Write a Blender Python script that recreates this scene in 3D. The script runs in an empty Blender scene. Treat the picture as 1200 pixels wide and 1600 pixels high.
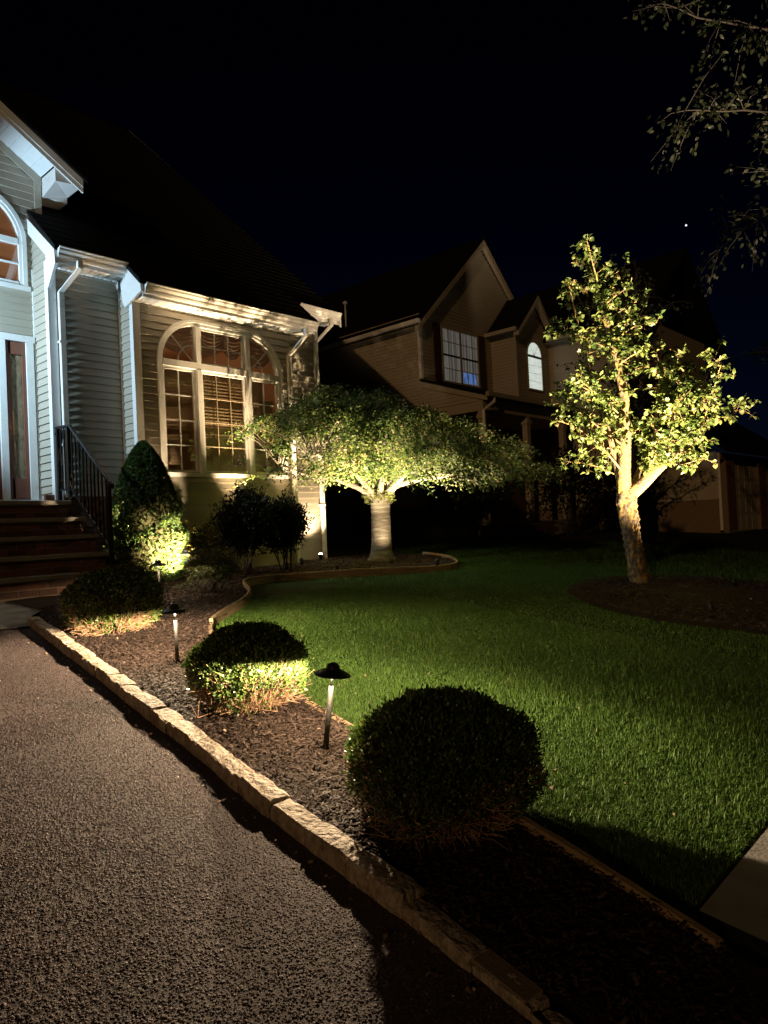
import bpy, math, random
import numpy as np
from mathutils import Vector, Matrix

random.seed(7)
RNG = np.random.default_rng(7)
SC = bpy.context.scene
COL = SC.collection
R = math.radians

# ------------------------------------------------------------------ camera
CAM_Z = 1.55
yaw, pitch, roll = R(42.522), R(1.157), R(-2.742)
F0 = Vector((math.cos(yaw), math.sin(yaw), 0)); R0 = Vector((math.sin(yaw), -math.cos(yaw), 0)); U0 = Vector((0, 0, 1))
Fw = F0 * math.cos(pitch) + U0 * math.sin(pitch)
U1 = -F0 * math.sin(pitch) + U0 * math.cos(pitch)
Rt = R0 * math.cos(roll) + U1 * math.sin(roll)
Up = -R0 * math.sin(roll) + U1 * math.cos(roll)
cam_d = bpy.data.cameras.new('camera')
cam_d.sensor_fit = 'VERTICAL'; cam_d.sensor_height = 36; cam_d.lens = 36 * 1125.7 / 1600
cam_d.clip_start = 0.05; cam_d.clip_end = 3000
cam = bpy.data.objects.new('camera', cam_d); COL.objects.link(cam)
m = Matrix((Rt, Up, -Fw)).transposed().to_4x4(); m.translation = (0, 0, CAM_Z)
cam.matrix_world = m
SC.camera = cam

# ------------------------------------------------------------------ night sky, far street light as the one sun, exposure
SUN_DIR = Vector((8.05, 2.6, -2.3)).normalized()      # the way the light travels
world = bpy.data.worlds.new('World'); SC.world = world; world.use_nodes = True
wn = world.node_tree.nodes; bg = wn['Background']
sky = wn.new('ShaderNodeTexSky'); sky.sky_type = 'NISHITA'; sky.sun_disc = False
sky.sun_elevation = R(-6); sky.sun_rotation = math.pi / 2 - yaw     # the sun has set beyond the houses; last blue over the roofs
sky.altitude = 50; sky.air_density = 1.0; sky.dust_density = 0.3; sky.ozone_density = 4.0
world.node_tree.links.new(sky.outputs[0], bg.inputs[0]); bg.inputs[1].default_value = 0.22
sun_d = bpy.data.lights.new('sun', 'SUN'); sun_d.energy = 0.28; sun_d.angle = R(0.6); sun_d.color = (1, .58, .25)
sun = bpy.data.objects.new('sun', sun_d); COL.objects.link(sun)
sun.rotation_euler = SUN_DIR.to_track_quat('-Z', 'Y').to_euler(); sun.location = (-20, -5, 12)
vs = SC.view_settings
vs.view_transform = 'Standard'; vs.look = 'None'; vs.exposure = 0; vs.gamma = 1; vs.use_curve_mapping = False
SC.render.engine = 'CYCLES'
cy = SC.cycles
cy.use_denoising = True; cy.use_adaptive_sampling = False; cy.max_bounces = 6; cy.diffuse_bounces = 3; cy.glossy_bounces = 3; cy.transmission_bounces = 4
cy.transparent_max_bounces = 8; cy.sample_clamp_indirect = 4; cy.caustics_reflective = False; cy.caustics_refractive = False
try: cy.denoiser = 'OPENIMAGEDENOISE'
except Exception: pass

# ------------------------------------------------------------------ helpers
def g(y):
    """height of the ground: rises from the street to the houses"""
    if np.isscalar(y):
        y = min(y, 12.9); return .165 * y - .0064 * y * y if y > 0 else .165 * y if y > -6 else -.99
    y = np.minimum(y, 12.9); return np.where(y > 0, .165 * y - .0064 * y * y, np.maximum(.165 * y, -.99))

def props(o, label=None, cat=None, group=None, kind=None):
    if label: o['label'] = label
    if cat: o['category'] = cat
    if group: o['group'] = group
    if kind: o['kind'] = kind
    return o

def thing(name, label, cat, loc=(0, 0, 0), rz=0, group=None):
    o = bpy.data.objects.new(name, None); COL.objects.link(o)
    o.location = loc; o.rotation_euler = (0, 0, rz); o.empty_display_size = .1
    return props(o, label, cat, group)

def link(name, me, mt=None, parent=None, loc=None, rot=None):
    o = bpy.data.objects.new(name, me); COL.objects.link(o)
    if mt is not None and len(me.materials) == 0: me.materials.append(mt)
    if parent is not None: o.parent = parent
    if loc is not None: o.location = loc
    if rot is not None: o.rotation_euler = rot
    return o

def np_mesh(name, V, Fa, smooth=False, tint=None):
    """mesh from numpy verts (n,3) and constant-size faces (m,k)"""
    V = np.asarray(V, np.float32); Fa = np.asarray(Fa, np.int32)
    me = bpy.data.meshes.new(name); n, k = Fa.shape
    me.vertices.add(len(V)); me.vertices.foreach_set('co', V.ravel())
    me.loops.add(n * k); me.loops.foreach_set('vertex_index', Fa.ravel())
    me.polygons.add(n); me.polygons.foreach_set('loop_start', np.arange(0, n * k, k, dtype=np.int32))
    if smooth: me.polygons.foreach_set('use_smooth', np.ones(n, bool))
    if tint is not None:
        a = me.attributes.new('tint', 'FLOAT', 'POINT'); a.data.foreach_set('value', np.asarray(tint, np.float32))
    me.update(calc_edges=True); me.validate()
    return me

class MB:
    """collects shapes into one mesh"""
    def __init__(s): s.v = []; s.f = []
    def add(s, vs, fs):
        b = len(s.v); s.v += [tuple(v) for v in vs]; s.f += [tuple(i + b for i in f) for f in fs]; return s
    def box(s, x0, x1, y0, y1, z0, z1):
        return s.add([(x0,y0,z0),(x1,y0,z0),(x1,y1,z0),(x0,y1,z0),(x0,y0,z1),(x1,y0,z1),(x1,y1,z1),(x0,y1,z1)],
                     [(0,3,2,1),(4,5,6,7),(0,1,5,4),(1,2,6,5),(2,3,7,6),(3,0,4,7)])
    def prism(s, pts, axis, a0, a1):
        """polygon pts (2d) extruded along axis 0/1/2 from a0 to a1"""
        n = len(pts)
        def mk(p, a):
            return (a, p[0], p[1]) if axis == 0 else (p[0], a, p[1]) if axis == 1 else (p[0], p[1], a)
        s.add([mk(p, a0) for p in pts] + [mk(p, a1) for p in pts],
              [tuple(range(n))[::-1], tuple(range(n, 2 * n))] + [(i, (i + 1) % n, n + (i + 1) % n, n + i) for i in range(n)])
        return s
    def hexa(s, p):   # 8 corners bottom 4, top 4
        return s.add(p, [(0,3,2,1),(4,5,6,7),(0,1,5,4),(1,2,6,5),(2,3,7,6),(3,0,4,7)])
    def tube(s, pts, rad, n=8, cap=True):
        pts = [Vector(p) for p in pts]
        if not hasattr(rad, '__len__'): rad = [rad] * len(pts)
        b = len(s.v); prev = None
        for i, p in enumerate(pts):
            t = (pts[min(i + 1, len(pts) - 1)] - pts[max(i - 1, 0)]).normalized()
            if prev is None:
                a = t.orthogonal().normalized()
            else:
                a = (prev - t * prev.dot(t)); a = a.normalized() if a.length > 1e-6 else t.orthogonal().normalized()
            prev = a; c = t.cross(a)
            for k in range(n):
                q = 2 * math.pi * k / n
                s.v.append(tuple(p + (a * math.cos(q) + c * math.sin(q)) * rad[i]))
        for i in range(len(pts) - 1):
            for k in range(n):
                k2 = (k + 1) % n
                s.f.append((b + i * n + k, b + i * n + k2, b + (i + 1) * n + k2, b + (i + 1) * n + k))
        if cap:
            s.f.append(tuple(b + k for k in range(n))[::-1]); e = b + (len(pts) - 1) * n
            s.f.append(tuple(e + k for k in range(n)))
        return s
    def lathe(s, prof, n=24, c=(0, 0, 0), cap=True):
        b = len(s.v)
        for r, z in prof:
            for k in range(n):
                q = 2 * math.pi * k / n; s.v.append((c[0] + r * math.cos(q), c[1] + r * math.sin(q), c[2] + z))
        for i in range(len(prof) - 1):
            for k in range(n):
                k2 = (k + 1) % n
                s.f.append((b + i * n + k, b + i * n + k2, b + (i + 1) * n + k2, b + (i + 1) * n + k))
        if cap:
            s.f.append(tuple(b + k for k in range(n))[::-1]); e = b + (len(prof) - 1) * n
            s.f.append(tuple(e + k for k in range(n)))
        return s
    def mesh(s, name, smooth=False):
        me = bpy.data.meshes.new(name); me.from_pydata(s.v, [], s.f)
        if smooth: me.polygons.foreach_set('use_smooth', np.ones(len(me.polygons), bool))
        me.update(); return me
    def build(s, name, mt, parent=None, loc=None, rot=None, smooth=False, bevel=0):
        o = link(name, s.mesh(name, smooth), mt, parent, loc, rot)
        if bevel:
            b = o.modifiers.new('bevel', 'BEVEL'); b.width = bevel; b.segments = 2; b.limit_method = 'ANGLE'
        return o

# ------------------------------------------------------------------ materials
def mat(name, c1, c2=None, scale=8, rough=.7, bump=0, bscale=None, detail=4, metal=0, stretch=(1, 1, 1), bdist=.01,
        spec=.5, spots=None, tintramp=None, world_co=False, transl=0, gloss=None):
    mt = bpy.data.materials.new(name); mt.use_nodes = True
    nt = mt.node_tree; N = nt.nodes; L = nt.links; b = N['Principled BSDF']
    b.inputs['Roughness'].default_value = rough; b.inputs['Metallic'].default_value = metal
    b.inputs['Specular IOR Level'].default_value = spec
    b.inputs['Base Color'].default_value = (*c1, 1)
    if world_co:
        co = N.new('ShaderNodeNewGeometry').outputs['Position']
    else:
        co = N.new('ShaderNodeTexCoord').outputs['Object']
    mp = N.new('ShaderNodeMapping'); mp.inputs['Scale'].default_value = stretch; L.new(co, mp.inputs[0])
    col = None
    if tintramp:
        at = N.new('ShaderNodeAttribute'); at.attribute_name = 'tint'
        rp = N.new('ShaderNodeValToRGB'); L.new(at.outputs['Fac'], rp.inputs[0])
        el = rp.color_ramp.elements
        while len(el) < len(tintramp): el.new(.5)
        for e, (p, c) in zip(el, tintramp): e.position = p; e.color = (*c, 1)
        col = rp.outputs[0]
    elif c2 is not None:
        nz = N.new('ShaderNodeTexNoise'); nz.inputs['Scale'].default_value = scale; nz.inputs['Detail'].default_value = detail
        nz.inputs['Roughness'].default_value = .65; L.new(mp.outputs[0], nz.inputs['Vector'])
        rp = N.new('ShaderNodeValToRGB'); rp.color_ramp.elements[0].position = .3; rp.color_ramp.elements[1].position = .7
        rp.color_ramp.elements[0].color = (*c1, 1); rp.color_ramp.elements[1].color = (*c2, 1)
        L.new(nz.outputs[0], rp.inputs[0]); col = rp.outputs[0]
    if spots:
        sc_, lo, hi, sc_col = spots
        n2 = N.new('ShaderNodeTexNoise'); n2.inputs['Scale'].default_value = sc_; n2.inputs['Detail'].default_value = 5; L.new(mp.outputs[0], n2.inputs['Vector'])
        r2 = N.new('ShaderNodeMapRange'); r2.inputs[1].default_value = lo; r2.inputs[2].default_value = hi; L.new(n2.outputs[0], r2.inputs[0])
        mx = N.new('ShaderNodeMix'); mx.data_type = 'RGBA'; L.new(r2.outputs[0], mx.inputs['Factor'])
        if col: L.new(col, mx.inputs['A'])
        else: mx.inputs['A'].default_value = (*c1, 1)
        mx.inputs['B'].default_value = (*sc_col, 1); col = mx.outputs['Result']
    if col: L.new(col, b.inputs['Base Color'])
    if bump:
        n3 = N.new('ShaderNodeTexNoise'); n3.inputs['Scale'].default_value = bscale or scale * 3; n3.inputs['Detail'].default_value = 6; L.new(mp.outputs[0], n3.inputs['Vector'])
        bp = N.new('ShaderNodeBump'); bp.inputs['Strength'].default_value = bump; bp.inputs['Distance'].default_value = bdist
        L.new(n3.outputs[0], bp.inputs['Height']); L.new(bp.outputs[0], b.inputs['Normal'])
    if transl:
        tr = N.new('ShaderNodeBsdfTranslucent')
        if col: L.new(col, tr.inputs[0])
        else: tr.inputs[0].default_value = (*c1, 1)
        mx = N.new('ShaderNodeMixShader'); mx.inputs[0].default_value = transl
        out = N['Material Output']; L.new(b.outputs[0], mx.inputs[1]); L.new(tr.outputs[0], mx.inputs[2]); L.new(mx.outputs[0], out.inputs[0])
    return mt

def emit(name, c, s, c2=None, scale=6, stretch=(1, 1, 1)):
    mt = bpy.data.materials.new(name); mt.use_nodes = True; mt.cycles.emission_sampling = 'NONE'; N = mt.node_tree.nodes; L = mt.node_tree.links
    b = N['Principled BSDF']; b.inputs['Base Color'].default_value = (*[min(.8, x) for x in c], 1)
    b.inputs['Emission Color'].default_value = (*c, 1); b.inputs['Emission Strength'].default_value = s
    if c2:
        tc = N.new('ShaderNodeTexCoord'); mp = N.new('ShaderNodeMapping'); mp.inputs['Scale'].default_value = stretch
        nz = N.new('ShaderNodeTexNoise'); nz.inputs['Scale'].default_value = scale; rp = N.new('ShaderNodeValToRGB')
        L.new(tc.outputs['Object'], mp.inputs[0]); L.new(mp.outputs[0], nz.inputs['Vector']); L.new(nz.outputs[0], rp.inputs[0])
        rp.color_ramp.elements[0].position = .35; rp.color_ramp.elements[1].position = .65
        rp.color_ramp.elements[0].color = (*c2, 1); rp.color_ramp.elements[1].color = (*c, 1); L.new(rp.outputs[0], b.inputs['Emission Color'])
    return mt

def glass_mat(name, refl=.9, tintc=(1, 1, 1), rough=0.0):
    mt = bpy.data.materials.new(name); mt.use_nodes = True; N = mt.node_tree.nodes; L = mt.node_tree.links
    N.remove(N['Principled BSDF'])
    t = N.new('ShaderNodeBsdfTransparent'); t.inputs[0].default_value = (*tintc, 1)
    gl = N.new('ShaderNodeBsdfGlossy'); gl.inputs['Roughness'].default_value = rough; gl.inputs[0].default_value = (refl, refl, refl, 1)
    lw_ = N.new('ShaderNodeLayerWeight'); pw = N.new('ShaderNodeMath'); pw.operation = 'POWER'; pw.inputs[1].default_value = 3.5; L.new(lw_.outputs[1], pw.inputs[0]); fr = N.new('ShaderNodeMath'); fr.operation = 'MULTIPLY_ADD'; fr.inputs[1].default_value = .8; fr.inputs[2].default_value = .07; L.new(pw.outputs[0], fr.inputs[0])
    nz = N.new('ShaderNodeTexNoise'); nz.inputs['Scale'].default_value = 2.5; bp = N.new('ShaderNodeBump'); bp.inputs['Strength'].default_value = .02
    tc = N.new('ShaderNodeTexCoord'); L.new(tc.outputs['Object'], nz.inputs['Vector']); L.new(nz.outputs[0], bp.inputs['Height']); L.new(bp.outputs[0], gl.inputs['Normal'])
    mx = N.new('ShaderNodeMixShader'); L.new(fr.outputs[0], mx.inputs[0]); L.new(t.outputs[0], mx.inputs[1]); L.new(gl.outputs[0], mx.inputs[2])
    L.new(mx.outputs[0], N['Material Output'].inputs[0]); return mt

M = {}
M['siding'] = mat('siding', (.37, .335, .265), (.43, .39, .315), scale=3, rough=.5, bump=.12, bscale=30, stretch=(.6, .6, 8), bdist=.004, world_co=True,
                  spots=(2.2, .58, .8, (.34, .31, .24)))
M['siding_n'] = mat('neighbor_siding', (.42, .37, .28), (.47, .42, .33), scale=2, rough=.6, bump=.1, bscale=20, world_co=True)
M['white'] = mat('white_trim', (.74, .74, .72), (.80, .80, .78), scale=6, rough=.45, bump=.05, bscale=60, spots=(9, .6, .78, (.58, .57, .53)))
M['gutter'] = mat('gutter_metal', (.72, .70, .66), (.80, .78, .74), scale=5, rough=.38, spots=(4, .58, .75, (.55, .52, .46)))
M['soffit'] = mat('soffit_vinyl', (.70, .71, .71), (.78, .79, .79), scale=4, rough=.5)
M['roof'] = mat('roof_shingle', (.007, .007, .007), (.013, .012, .012), scale=14, rough=.95, bump=.6, bscale=60, world_co=True, spec=.1)
M['brick'] = mat('brick', (.14, .055, .034), (.20, .088, .052), scale=6, rough=.9, bump=.5, bscale=60, world_co=True, spots=(7, .55, .75, (.11, .055, .04)))
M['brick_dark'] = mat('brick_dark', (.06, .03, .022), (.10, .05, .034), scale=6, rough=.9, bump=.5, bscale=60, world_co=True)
M['mortar'] = mat('mortar', (.18, .13, .09), (.25, .19, .14), scale=20, rough=.95, bump=.4, bscale=120, world_co=True)
M['bluestone'] = mat('tread_stone', (.22, .20, .17), (.31, .28, .24), scale=5, rough=.8, bump=.4, bscale=40, world_co=True)
M['stucco'] = mat('foundation', (.30, .26, .19), (.38, .33, .25), scale=5, rough=.95, bump=.4, bscale=50, world_co=True)
M['iron'] = mat('black_iron', (.012, .012, .013), (.02, .02, .02), scale=20, rough=.42, metal=.3)
M['lamp'] = mat('lamp_bronze', (.012, .014, .017), (.02, .022, .025), scale=30, rough=.45, metal=.4)
M['stem'] = mat('lamp_stem', (.012, .011, .010), (.02, .018, .016), scale=30, rough=.55)
M['asphalt'] = mat('asphalt', (.050, .037, .036), (.085, .063, .060), scale=90, rough=.9, bump=.6, bscale=180, world_co=True, bdist=.005, spots=(1.2, .5, .75, (.035, .03, .028)))
M['aggregate'] = mat('aggregate', (.1, .1, .1), rough=.8, spec=.3, tintramp=[(0, (.022, .016, .016)), (.55, (.080, .055, .053)), (.9, (.17, .124, .118)), (1, (.50, .45, .42))])
M['concrete'] = mat('concrete', (.24, .23, .21), (.33, .32, .30), scale=3, rough=.9, bump=.3, bscale=90, world_co=True, spots=(5, .55, .75, (.17, .14, .11)))
M['granite'] = mat('granite', (.18, .14, .10), (.50, .435, .36), scale=26, rough=.85, bump=1.0, bscale=34, world_co=True, bdist=.03, detail=9, spots=(9, .52, .7, (.20, .14, .09)))
M['timber'] = mat('timber', (.24, .16, .085), (.36, .26, .15), scale=6, rough=.85, bump=.5, bscale=30, stretch=(1, 1, 6), world_co=True, spots=(5, .55, .75, (.16, .11, .07)))
M['soil'] = mat('soil', (.022, .014, .010), (.038, .026, .019), scale=30, rough=.95, bump=1, bscale=60, world_co=True, spec=.15)
M['mulch'] = mat('mulch_chip', (.03, .02, .015), rough=.8, spec=.3, tintramp=[(0, (.018, .011, .009)), (.6, (.048, .031, .024)), (.93, (.085, .058, .045)), (1, (.22, .17, .13))])
M['turf'] = mat('turf_soil', (.020, .030, .010), (.035, .045, .014), scale=25, rough=.95, bump=.6, bscale=70, world_co=True, spec=.1)
M['grass'] = mat('grass_blade', (.05, .1, .02), rough=.55, spec=.3, transl=.3, tintramp=[(0, (.036, .080, .013)), (.5, (.068, .142, .022)), (.88, (.115, .18, .034)), (1, (.28, .24, .11))])
M['boxleaf'] = mat('boxwood_leaf', (.05, .1, .02), rough=.38, spec=.5, transl=.15, tintramp=[(0, (.022, .046, .012)), (.5, (.048, .090, .018)), (.85, (.09, .135, .024)), (1, (.17, .18, .042))])
M['boxtwig'] = mat('boxwood_twig', (.30, .17, .10), (.46, .29, .18), scale=20, rough=.8)
M['core'] = mat('painted_inner_shade', (.016, .018, .008), (.03, .028, .014), scale=40, rough=1, bump=1, bscale=60, spec=0)  # near-black fill for plant insides, their shade put into the colour
M['needle'] = mat('spruce_needle', (.05, .1, .02), rough=.5, spec=.4, transl=.1, tintramp=[(0, (.020, .050, .016)), (.6, (.065, .120, .024)), (1, (.22, .24, .032))])
M['cherry'] = mat('weeping_leaf', (.05, .1, .02), rough=.45, spec=.4, transl=.52, tintramp=[(0, (.035, .075, .020)), (.45, (.09, .145, .032)), (.8, (.19, .21, .06)), (1, (.36, .25, .15))])
M['pear'] = mat('pear_leaf', (.05, .1, .02), rough=.4, spec=.45, transl=.3, tintramp=[(0, (.040, .080, .018)), (.45, (.105, .150, .036)), (.8, (.19, .22, .065)), (1, (.30, .24, .11))])
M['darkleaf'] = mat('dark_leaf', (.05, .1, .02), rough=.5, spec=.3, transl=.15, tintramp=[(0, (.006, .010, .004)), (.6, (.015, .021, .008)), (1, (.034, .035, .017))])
M['goldleaf'] = mat('golden_leaf', (.05, .1, .02), rough=.5, spec=.3, transl=.25, tintramp=[(0, (.06, .065, .015)), (.6, (.13, .12, .025)), (1, (.25, .19, .05))])
M['palleaf'] = mat('pale_leaf', (.05, .1, .02), rough=.5, spec=.3, transl=.15, tintramp=[(0, (.04, .055, .02)), (.6, (.10, .12, .05)), (1, (.26, .25, .13))])
M['bark_cherry'] = mat('cherry_bark', (.03, .025, .018), (.165, .14, .10), scale=7, rough=.8, bump=.9, bscale=7, stretch=(1.2, 1.2, 14), bdist=.02, spots=(3, .5, .75, (.20, .20, .15)))
M['bark_pear'] = mat('pear_bark', (.03, .022, .015), (.24, .175, .095), scale=22, rough=.9, bump=1.0, bscale=16, stretch=(1.6, 1.6, .8), bdist=.025, detail=7, spots=(11, .50, .58, (.34, .215, .055)))
M['bark'] = mat('dark_bark', (.024, .02, .016), (.048, .041, .033), scale=12, rough=.9, bump=.6, bscale=20)
M['glass'] = glass_mat('window_glass')
M['room'] = mat('room_wall', (.45, .24, .11), (.50, .28, .14), scale=2, rough=.9)
M['curtain'] = mat('swag_curtain', (.40, .28, .20), (.48, .35, .26), scale=3, rough=.9, transl=.3)
M['blind'] = mat('blind_slat', (.50, .38, .23), (.56, .43, .27), scale=4, rough=.6, transl=.5)
M['grille'] = mat('grille_tan', (.34, .27, .18), (.40, .32, .22), scale=8, rough=.6)
M['doorwood'] = mat('brown_door', (.16, .06, .035), (.20, .08, .05), scale=4, rough=.4, bump=.1, bscale=50, stretch=(8, 8, 1))
M['rainglass'] = mat('rain_glass', (.12, .09, .055), (.30, .22, .12), scale=26, rough=.15, bump=.8, bscale=30, stretch=(1, 1, .45), spec=.8)
M['shutter'] = mat('shutter', (.05, .018, .014), (.06, .022, .018), scale=5, rough=.6)
M['rock'] = mat('rock', (.22, .20, .18), (.34, .31, .28), scale=6, rough=.9, bump=.8, bscale=14)

# ------------------------------------------------------------------ paths on the plan
def smooth_path(P, step=.12):
    P = np.array(P, float); out = []
    for i in range(len(P) - 1):
        p0 = P[max(i - 1, 0)]; p1 = P[i]; p2 = P[i + 1]; p3 = P[min(i + 2, len(P) - 1)]
        n = max(2, int(np.linalg.norm(p2 - p1) / step))
        for t in np.arange(n) / n:
            out.append(.5 * ((2 * p1) + (-p0 + p2) * t + (2 * p0 - 5 * p1 + 4 * p2 - p3) * t * t + (-p0 + 3 * p1 - 3 * p2 + p3) * t ** 3))
    out.append(P[-1]); return np.array(out)
CURB = smooth_path([(1.40, -.6), (1.60, .55), (1.69, 1.1), (1.76, 1.58), (1.79, 1.94), (1.85, 2.45), (1.94, 2.97), (2.08, 3.9), (2.29, 5.18), (2.56, 6.72)], .04)
EDGE = smooth_path([(2.36, .80), (2.41, 1.02), (2.54, 1.61), (2.75, 2.79), (2.87, 3.38), (3.1, 4.35), (3.36, 5.0), (3.62, 5.45), (4.05, 5.85), (4.55, 6.22), (4.95, 6.65), (5.25, 7.15),
                    (5.55, 7.5), (6.05, 7.62), (6.7, 7.42), (7.62, 7.07), (8.5, 6.84), (9.05, 6.88), (9.5, 7.15), (9.95, 7.7), (10.4, 8.6)], .05)
TREE1 = Vector((8.90, 8.26, g(8.26) + .085)); TREE2 = Vector((9.54, 4.09, g(4.09)))

def in_poly(x, y, P):
    inside = np.zeros(len(x), bool); j = len(P) - 1
    for i in range(len(P)):
        xi, yi = P[i]; xj, yj = P[j]
        c = ((yi > y) != (yj > y)) & (x < (xj - xi) * (y - yi) / (yj - yi + 1e-12) + xi)
        inside ^= c; j = i
    return inside

def strip(name, left, right, h, mt, parent=None, cross=6, kind='structure', bumpz=0):
    """sheet between two plan lines given at the same parameters, laid on the ground"""
    n = len(left); V = []; Fa = []
    for i in range(n):
        for k in range(cross + 1):
            t = k / cross; x = left[i][0] * (1 - t) + right[i][0] * t; y = left[i][1] * (1 - t) + right[i][1] * t
            V.append((x, y, g(y) + h + (random.uniform(-bumpz, bumpz) if 0 < k < cross else 0)))
    for i in range(n - 1):
        for k in range(cross):
            a = i * (cross + 1) + k; Fa.append((a, a + 1, a + cross + 2, a + cross + 1))
    me = np_mesh(name, V, Fa, True)
    o = link(name, me, mt, parent)
    if kind and parent is None: o['kind'] = kind
    return o

# ------------------------------------------------------------------ ground sheets
xs = np.array([-300, -80, -30, -12] + list(np.arange(-8, 30.1, 1.0)) + [34, 45, 80, 160, 400.])
ys = np.array([-300, -80, -30, -12] + list(np.arange(-8, 14.1, .5)) + [16, 20, 30, 60, 120, 260, 500.])
V = [(x, y, g(float(y)) - .004) for y in ys for x in xs]
nx = len(xs); Fa = [(j * nx + i, j * nx + i + 1, (j + 1) * nx + i + 1, (j + 1) * nx + i) for j in range(len(ys) - 1) for i in range(nx - 1)]
o = link('ground', np_mesh('ground', V, Fa, True), M['turf']); o['kind'] = 'structure'

yy = np.linspace(-6, 7.0, 60)
cx = np.interp(yy, CURB[:, 1], CURB[:, 0])
drive = strip('driveway', [(-9, y) for y in yy], [(x, y) for x, y in zip(cx, yy)], .008, M['asphalt'], cross=10)
yy2 = np.linspace(7.0, 16, 12)
strip('driveway', [(-9, y) for y in yy2], [(.6, y) for y in yy2], .008, M['asphalt'])
# concrete walk from the steps to the driveway
yy3 = np.linspace(6.55, 9.9, 14)
strip('walkway', [(.601, y) for y in yy3], [(max(2.6, 2.3 + (y - 6.5) * .8) if y < 8.0 else 3.5, y) for y in yy3], .03, M['concrete'])
yy4 = np.linspace(-1.2, .95, 8)
sw = strip('sidewalk', [(2.55, y) for y in yy4], [(40, y) for y in yy4], .02, M['concrete'], cross=60)

# coarse chippings of the driveway, denser near the camera
def chips(n, x0, x1, y0, y1, size, keep, h, flat=.42, sides=5, mt=None, name='aggregate', parent=None, seed=1, big_y=None):
    r = np.random.default_rng(seed)
    x = r.uniform(x0, x1, n); y = y0 + (y1 - y0) * r.uniform(0, 1, n) ** 1.25
    k = keep(x, y); x, y = x[k], y[k]; n = len(x)
    s = size * r.uniform(.55, 1.35, n)
    a0 = r.uniform(0, 2 * np.pi, n); tilt = r.normal(0, .22, (n, 2))
    V = np.zeros((n, sides + 2, 3)); ring = np.arange(sides) / sides * 2 * np.pi
    asp = r.uniform(.55, 1.0, n)
    for j in range(sides):
        rr = s * r.uniform(.75, 1.2, n); c = np.cos(ring[j]) * rr; d = np.sin(ring[j]) * rr * asp
        V[:, j, 0] = c * np.cos(a0) - d * np.sin(a0); V[:, j, 1] = c * np.sin(a0) + d * np.cos(a0)
        V[:, j, 2] = -.15 * s
    for j, sg in ((sides, -1), (sides + 1, 1)):
        V[:, j, 0] = sg * .28 * s * np.cos(a0); V[:, j, 1] = sg * .28 * s * np.sin(a0); V[:, j, 2] = s * flat * r.uniform(.6, 1.2, n)
    V[:, :, 2] += V[:, :, 0] * tilt[:, :1] + V[:, :, 1] * tilt[:, 1:]
    V[:, :, 0] += x[:, None]; V[:, :, 1] += y[:, None]; V[:, :, 2] += (g(y) + h)[:, None]
    A, B = sides, sides + 1     # B lies toward ring[0], A toward ring[sides/2]
    tri = []
    for j in range(sides):
        j2 = (j + 1) % sides; mid = math.cos((ring[j] + math.pi / sides)); tri.append((j, j2, B if mid > 0 else A))
    prev = [t[2] for t in tri]
    for j in range(sides):
        if prev[j] != prev[j - 1]: tri.append((j, prev[j], prev[j - 1]))
    tri = np.array(tri); Fa = (np.arange(n) * (sides + 2))[:, None, None] + tri[None]
    tint = np.repeat(np.clip(r.normal(.45, .22, n), 0, .9) + (r.uniform(0, 1, n) > .985) * .3, sides + 2)
    o = link(name, np_mesh(name, V.reshape(-1, 3), Fa.reshape(-1, 3), False, tint), mt, parent); o['kind'] = 'stuff'
    return o
def keep_drive(x, y): return (x < np.interp(y, CURB[:, 1], CURB[:, 0]) - .004) & (x > .18 * y - .9 - .0 * y)
chips(185000, -.7, 2.5, .75, 4.2, .0056, keep_drive, .008, mt=M['aggregate'], name='driveway_chippings', parent=drive, seed=3)
chips(60000, -.2, 2.7, 3.8, 7.0, .0068, keep_drive, .008, mt=M['aggregate'], name='driveway_chippings', parent=drive, seed=4)

# ------------------------------------------------------------------ planting beds
idx = np.linspace(0, 1, 70)
ly = -1.2 + idx * 7.9
edge_main = EDGE[EDGE[:, 1].argmin():]
ek = np.searchsorted(np.maximum.accumulate(EDGE[:, 1]), np.clip(ly, .8, 7.6))
bed = strip('mulch_bed', [(np.interp(y, CURB[:, 1], CURB[:, 0]) + .09, y) for y in ly], [(EDGE[min(k, len(EDGE) - 1), 0] if y > .8 else 2.36, y) for k, y in zip(ek, ly)], .045, M['soil'], bumpz=.006, cross=14)
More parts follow.
